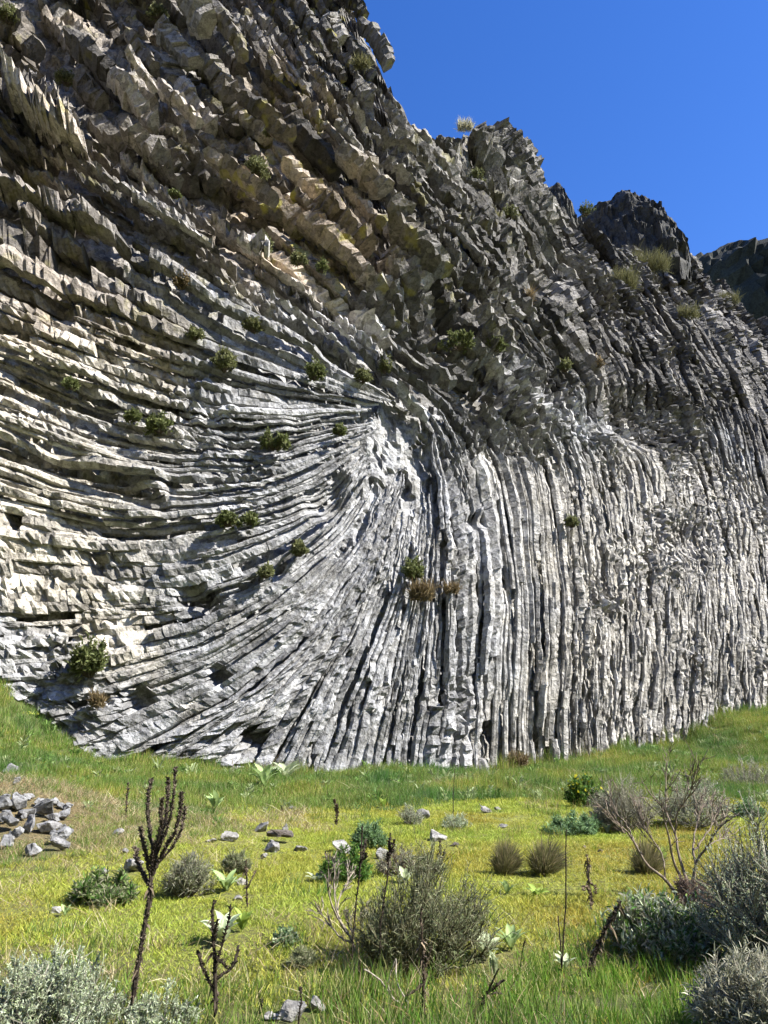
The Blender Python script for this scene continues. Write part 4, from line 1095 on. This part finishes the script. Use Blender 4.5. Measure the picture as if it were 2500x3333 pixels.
# ---------------------------------------------------------------- plants rooted in the cliff
crng = np.random.default_rng(99)
def cliff_plant(label, px, py, wpx, hpx, cols, kind='shrub', group=None):
    x, z = cliff_hit(px, py + hpx * 0.4); x, z = float(x), float(z)
    y = float(cliff_y(x, z)); k = y / (FPX * math.cos(PITCH)) * 1.15
    h, w = hpx * k * 0.72, wpx * k * 0.7
    o = empty('cliff_shrub' if kind == 'shrub' else 'grass_tuft', (x, y - 0.75, z)); tag(o, label, kind if kind == 'shrub' else 'grass tuft', group)
    if kind == 'shrub':
        n = int(500 + wpx * hpx * 0.6)
        shrub_parts(o, crng, h, w, 34, 380, n, 0.17, 0.075, cols, TWIG, 0.35, (0, -0.2 * w), 0.35, 0.02)
    else:
        n = int(300 + wpx * hpx * 0.14)
        b = np.stack([crng.uniform(-0.5, 0.5, n) * w * 0.9, crng.uniform(-0.3, 0.1, n), crng.uniform(-0.05, 0.5, n) * h], -1)
        a = crng.normal(0, 0.35, (n, 3)); tip = b + np.array([0, -0.25, 0.55]) * h * crng.uniform(0.3, 1, (n, 1)) + a * 0.75 * h
        v, f = blades(b, tip, np.full(n, 0.035), crng, 0.2)
        c = np.array(cols)[crng.integers(0, len(cols), n)] * crng.uniform(0.6, 1.3, (n, 1))
        link('blades', make_mesh('blades', v, f, M_LEAF, np.repeat(c, 5, 0)), o)
CG = [(0.11, 0.135, 0.045), (0.15, 0.18, 0.06), (0.20, 0.22, 0.09)]
CP = [(0.18, 0.20, 0.08), (0.23, 0.24, 0.11), (0.15, 0.16, 0.07)]
CB = [(0.26, 0.19, 0.10), (0.34, 0.27, 0.15), (0.17, 0.13, 0.07)]
CY_ = [(0.20, 0.20, 0.09), (0.16, 0.16, 0.065), (0.25, 0.24, 0.12)]
for lab, px, py, w, h, c, kd in (
        ('large green bush low on the left of the cliff', 208, 1435, 72, 80, CG, 'shrub'), ('round green bush on the left slabs, larger of two', 354, 930, 66, 44, CG, 'shrub'), ('small dark bush left of the round one on the left slabs', 298, 912, 36, 30, CG, 'shrub'),
        ('wide green bush on a ledge left of the fan centre', 598, 966, 72, 42, CG, 'shrub'), ('flat green bush under the middle slabs, left of a pair', 500, 1133, 60, 30, CG, 'shrub'), ('flat green bush under the middle slabs, right of a pair', 545, 1131, 36, 30, CG, 'shrub'),
        ('dull green bush beside a rusty ledge below the fan', 650, 1195, 38, 38, CP, 'shrub'), ('small olive bush below the rusty ledge', 580, 1243, 34, 30, CP, 'shrub'), ('dark round bush in the middle of the upright columns', 893, 1238, 44, 52, CG, 'shrub'),
        ('golden dead tuft hanging under the bush in the upright columns', 908, 1284, 62, 48, CB, 'grass'), ('small brown tuft right of the golden dead tuft', 972, 1276, 40, 28, CB, 'grass'), ('dark green bush above left of the fan centre', 684, 815, 46, 48, CG, 'shrub'),
        ('narrow bush hanging at the top of the fan centre', 831, 800, 28, 48, CP, 'shrub'), ('little green bush on the thin slabs left of the fan centre', 735, 941, 28, 26, CG, 'shrub'), ('small grey-green bush right of the upright columns', 1228, 1135, 32, 28, CP, 'shrub'),
        ('small upright bright green bush on the dark upper slabs', 698, 590, 22, 38, CG, 'shrub'), ('pale dusty shrub on the upper middle slabs', 573, 542, 52, 42, CP, 'shrub'), ('big pale dusty shrub among the upper blocks', 560, 385, 72, 62, CP, 'shrub'),
        ('brown dead bush in the hollow of the upper slabs', 402, 622, 40, 48, CB, 'shrub'), ('green shrub below the big smooth slab at upper left', 152, 190, 52, 34, CP, 'shrub'), ('hanging grey-green shrub on the middle slabs', 490, 797, 62, 52, CP, 'shrub'),
        ('little olive bush above the hanging shrub', 430, 737, 38, 30, CP, 'shrub'), ('little round green bush on the upper left blocks', 385, 438, 30, 22, CG, 'shrub'), ('olive bush right above the fan centre slabs', 785, 825, 38, 34, CP, 'shrub'),
        ('long dark green thicket in the dark hollow above the columns', 985, 752, 95, 38, CG, 'shrub'), ('dark green bush right of the thicket in the hollow', 1065, 757, 60, 34, CG, 'shrub'), ('greenish shrub near the top of the left wall', 347, 47, 60, 36, CP, 'shrub'),
        ('grey-green shrub in the top left corner', 27, 50, 54, 56, CP, 'shrub'), ('small shrub on the left edge slabs', 166, 846, 38, 24, CG, 'shrub'), ('grassy tuft on the edge of the high left skyline', 782, 150, 56, 40, CY_, 'grass'),
        ('olive shrub under the middle crest', 1028, 398, 52, 42, CP, 'shrub'), ('dusty shrub on the slope below the middle crest', 1100, 472, 44, 34, CP, 'shrub'), ('wide patch of pale grass under the dark skyline knob', 1390, 572, 150, 60, CY_, 'grass'),
        ('grass patch below the wide pale one under the knob', 1345, 610, 70, 60, CY_, 'grass'), ('grass on the right shoulder of the cliff', 1480, 682, 64, 40, CY_, 'grass'), ('small shrub on the dark rock right of the hollow', 1215, 800, 34, 32, CP, 'shrub'),
        ('narrow golden tuft on the dark upper rock', 1141, 650, 16, 44, CB, 'grass'), ('shrub on the dark rock below the pinnacle', 1242, 578, 44, 34, CP, 'shrub'), ('dusty bush over the long dark slab shadow', 550, 716, 42, 42, CP, 'shrub'),
        ('small brown shrub at the right of the upper hollow', 1286, 792, 32, 28, CB, 'shrub'), ('low dusty shrub left of the bright green bush', 650, 576, 44, 28, CP, 'shrub'), ('wispy pale grass on the middle crest skyline', 1003, 284, 52, 36, [(0.6, 0.58, 0.42), (0.5, 0.48, 0.32)], 'grass'),
        ('yellow-green shrub among the beige upper blocks', 590, 300, 40, 34, CP, 'shrub'), ('rounded dark shrub at the left of the skyline knob', 1262, 462, 44, 34, CG, 'shrub'), ('dry grass on the far right shoulder below the ridge', 1570, 650, 60, 34, CY_, 'grass'),
        ('tuft of dry grass at the very foot of the left slabs', 225, 1515, 34, 34, CB, 'grass'), ('rusty dry tuft at the foot of the right columns', 1112, 1640, 46, 30, CB, 'grass')):
    cliff_plant(lab, px, py, w, h, c, 'shrub' if kd == 'shrub' else 'grass')

# ---------------------------------------------------------------- grass over the meadow
def herb(rng):
    nb = 26
    a = rng.uniform(0, 6.283, nb); r = rng.uniform(0, 0.07, nb)
    base = np.stack([r * np.cos(a), r * np.sin(a), rng.uniform(-0.02, 0.16, nb)], -1)
    L = rng.uniform(0.06, 0.16, nb)
    tip = base + np.stack([np.cos(a) * 0.8 * L, np.sin(a) * 0.8 * L, L * rng.uniform(0.1, 0.9, nb)], -1)
    v, f = blades(base, tip, rng.uniform(0.015, 0.04, nb), rng, 0.3)
    cols = np.array([(0.10, 0.19, 0.04), (0.17, 0.27, 0.07), (0.28, 0.34, 0.16), (0.08, 0.13, 0.04)])[rng.integers(0, 4)]
    return make_mesh('herb_clump', v, f, M_GRASS, np.repeat(cols * rng.uniform(0.7, 1.3, (nb, 1)), 5, 0))
herb_m = [herb(grng) for _ in range(7)]

def field(dens, y0, y1):
    area_x = 0.62 * y1 + 3
    n = int(dens * 2 * area_x * (y1 - y0))
    x = grng.uniform(-area_x, area_x, n); y = grng.uniform(y0, y1, n)
    ok = (np.abs(x) < 0.62 * y + 3) & (y < cliff_y(x, foot_z(x)) + 0.6)
    return x[ok], y[ok]
SX, SY = [np.concatenate(v) for v in zip(field(75, 2.5, 9), field(60, 9, 16), field(34, 16, 30), field(20, 30, 62))]
# the grass stays low round stones and rosettes
low = np.ones(len(SX))
for (cx_, cy_, r_) in CLEAR:
    d2 = (SX - cx_) ** 2 + ((SY - cy_ + r_ * 0.5) / 1.8) ** 2
    low = np.minimum(low, 0.12 + 0.88 * sm(0.5 * r_, 1.5 * r_, np.sqrt(d2)))
keep = low > 0.14
SX, SY, low = SX[keep], SY[keep], low[keep]
G_, D_ = meadow_mix(SX, SY)
u = grng.uniform(0, 1, len(SX))
far = np.clip(SY / 14, 1, 2.2)
def emit(mask, name, label, meshes, smin, smax, cat, tint_fn, tallf=1.0):
    x, y = SX[mask], SY[mask]
    n = len(x)
    z = ground_z(x, y)
    rot = np.stack([grng.normal(0, 0.08, n), grng.normal(0, 0.08, n), grng.uniform(0, 6.28, n)], -1)
    s = grng.uniform(smin, smax, n)
    hz = s * (0.75 + 0.9 * (vnoise(x / 1.3, y / 1.3, 77) + 0.4))
    f = far[mask]
    edge = sm(2.2, 0.4, cliff_y(x, foot_z(x)) - y)
    hz = hz * (1 + 0.7 * sm(17, 23, y) * np.clip(0.6 + 1.8 * vnoise(x / 1.1, y / 1.1, 78), 0, 1.4))
    hz = hz * (1 + 1.3 * edge * np.clip(0.5 + 2.0 * vnoise(x / 0.8, y / 0.8, 79), 0, 1.5))
    scl = np.stack([s * f, s * f, hz * (0.6 + 0.4 * f) * tallf * low[mask]], -1)
    return scatter(name, label, np.stack([x, y, z], -1), rot, scl, tint_fn(x, y, n), grng.integers(0, len(meshes), n), meshes, cat)
def tint_y(x, y, n):
    k = fbm(x / 1.8, y / 2.4, 81, 3)[:, None]
    return np.clip(1.0 + np.array([0.0, 0.25, 0.2]) * k * 1.5, 0.4, 1.5) * grng.uniform(0.85, 1.12, (n, 1)) * np.where(k > 0.32, 0.85, 1.0)
def tint_g(x, y, n):
    k = fbm(x / 2.5, y / 3.0, 83, 3)[:, None]
    lush = (sm(8.5, 6.0, y) * sm(-0.5, 1.5, x))[:, None]
    return np.clip(1.0 + np.array([0.9, 0.45, 0.2]) * k, 0.45, 1.7) * grng.uniform(0.8, 1.15, (n, 1)) * (1 - lush * np.array([0.38, 0.12, 0.3]))
def tint_n(x, y, n): return grng.uniform(0.75, 1.15, (n, 1)) * np.ones(3)
isdry = u < D_ * 0.75
isherb = grng.uniform(0, 1, len(SX)) < (0.06 * sm(13, 20, SY) * G_ * np.clip(0.5 + 2 * fbm(SX / 2.0, SY / 2.0, 61, 2), 0, 1.3))
isdry &= ~isherb
istall = (~isherb) & (~isdry) & (grng.uniform(0, 1, len(SX)) < G_ * 0.95 + 0.03)
emit(isherb, 'wild_herbs', 'broad-leaved weeds mixed into the grass of the banks', herb_m, 0.4, 0.9, 'weeds', tint_n)
emit((~isdry) & (~istall) & (~isherb), 'short_grass', 'short yellow-green turf covering the meadow', short_m, 0.8, 1.3, 'grass', tint_y)
emit(istall, 'tall_grass', 'taller green grass along the banks and the front of the meadow', tall_m, 0.5, 1.0, 'grass', tint_g)
emit(isdry, 'dry_grass', 'straw-brown dead grass between the stones', dry_m, 0.6, 1.1, 'grass', tint_n)


print('ALLTRIS', sum(len(m.loops) - 2 * len(m.polygons) for m in bpy.data.meshes), len(pieces), sum(p[5] == 'column' for p in pieces))
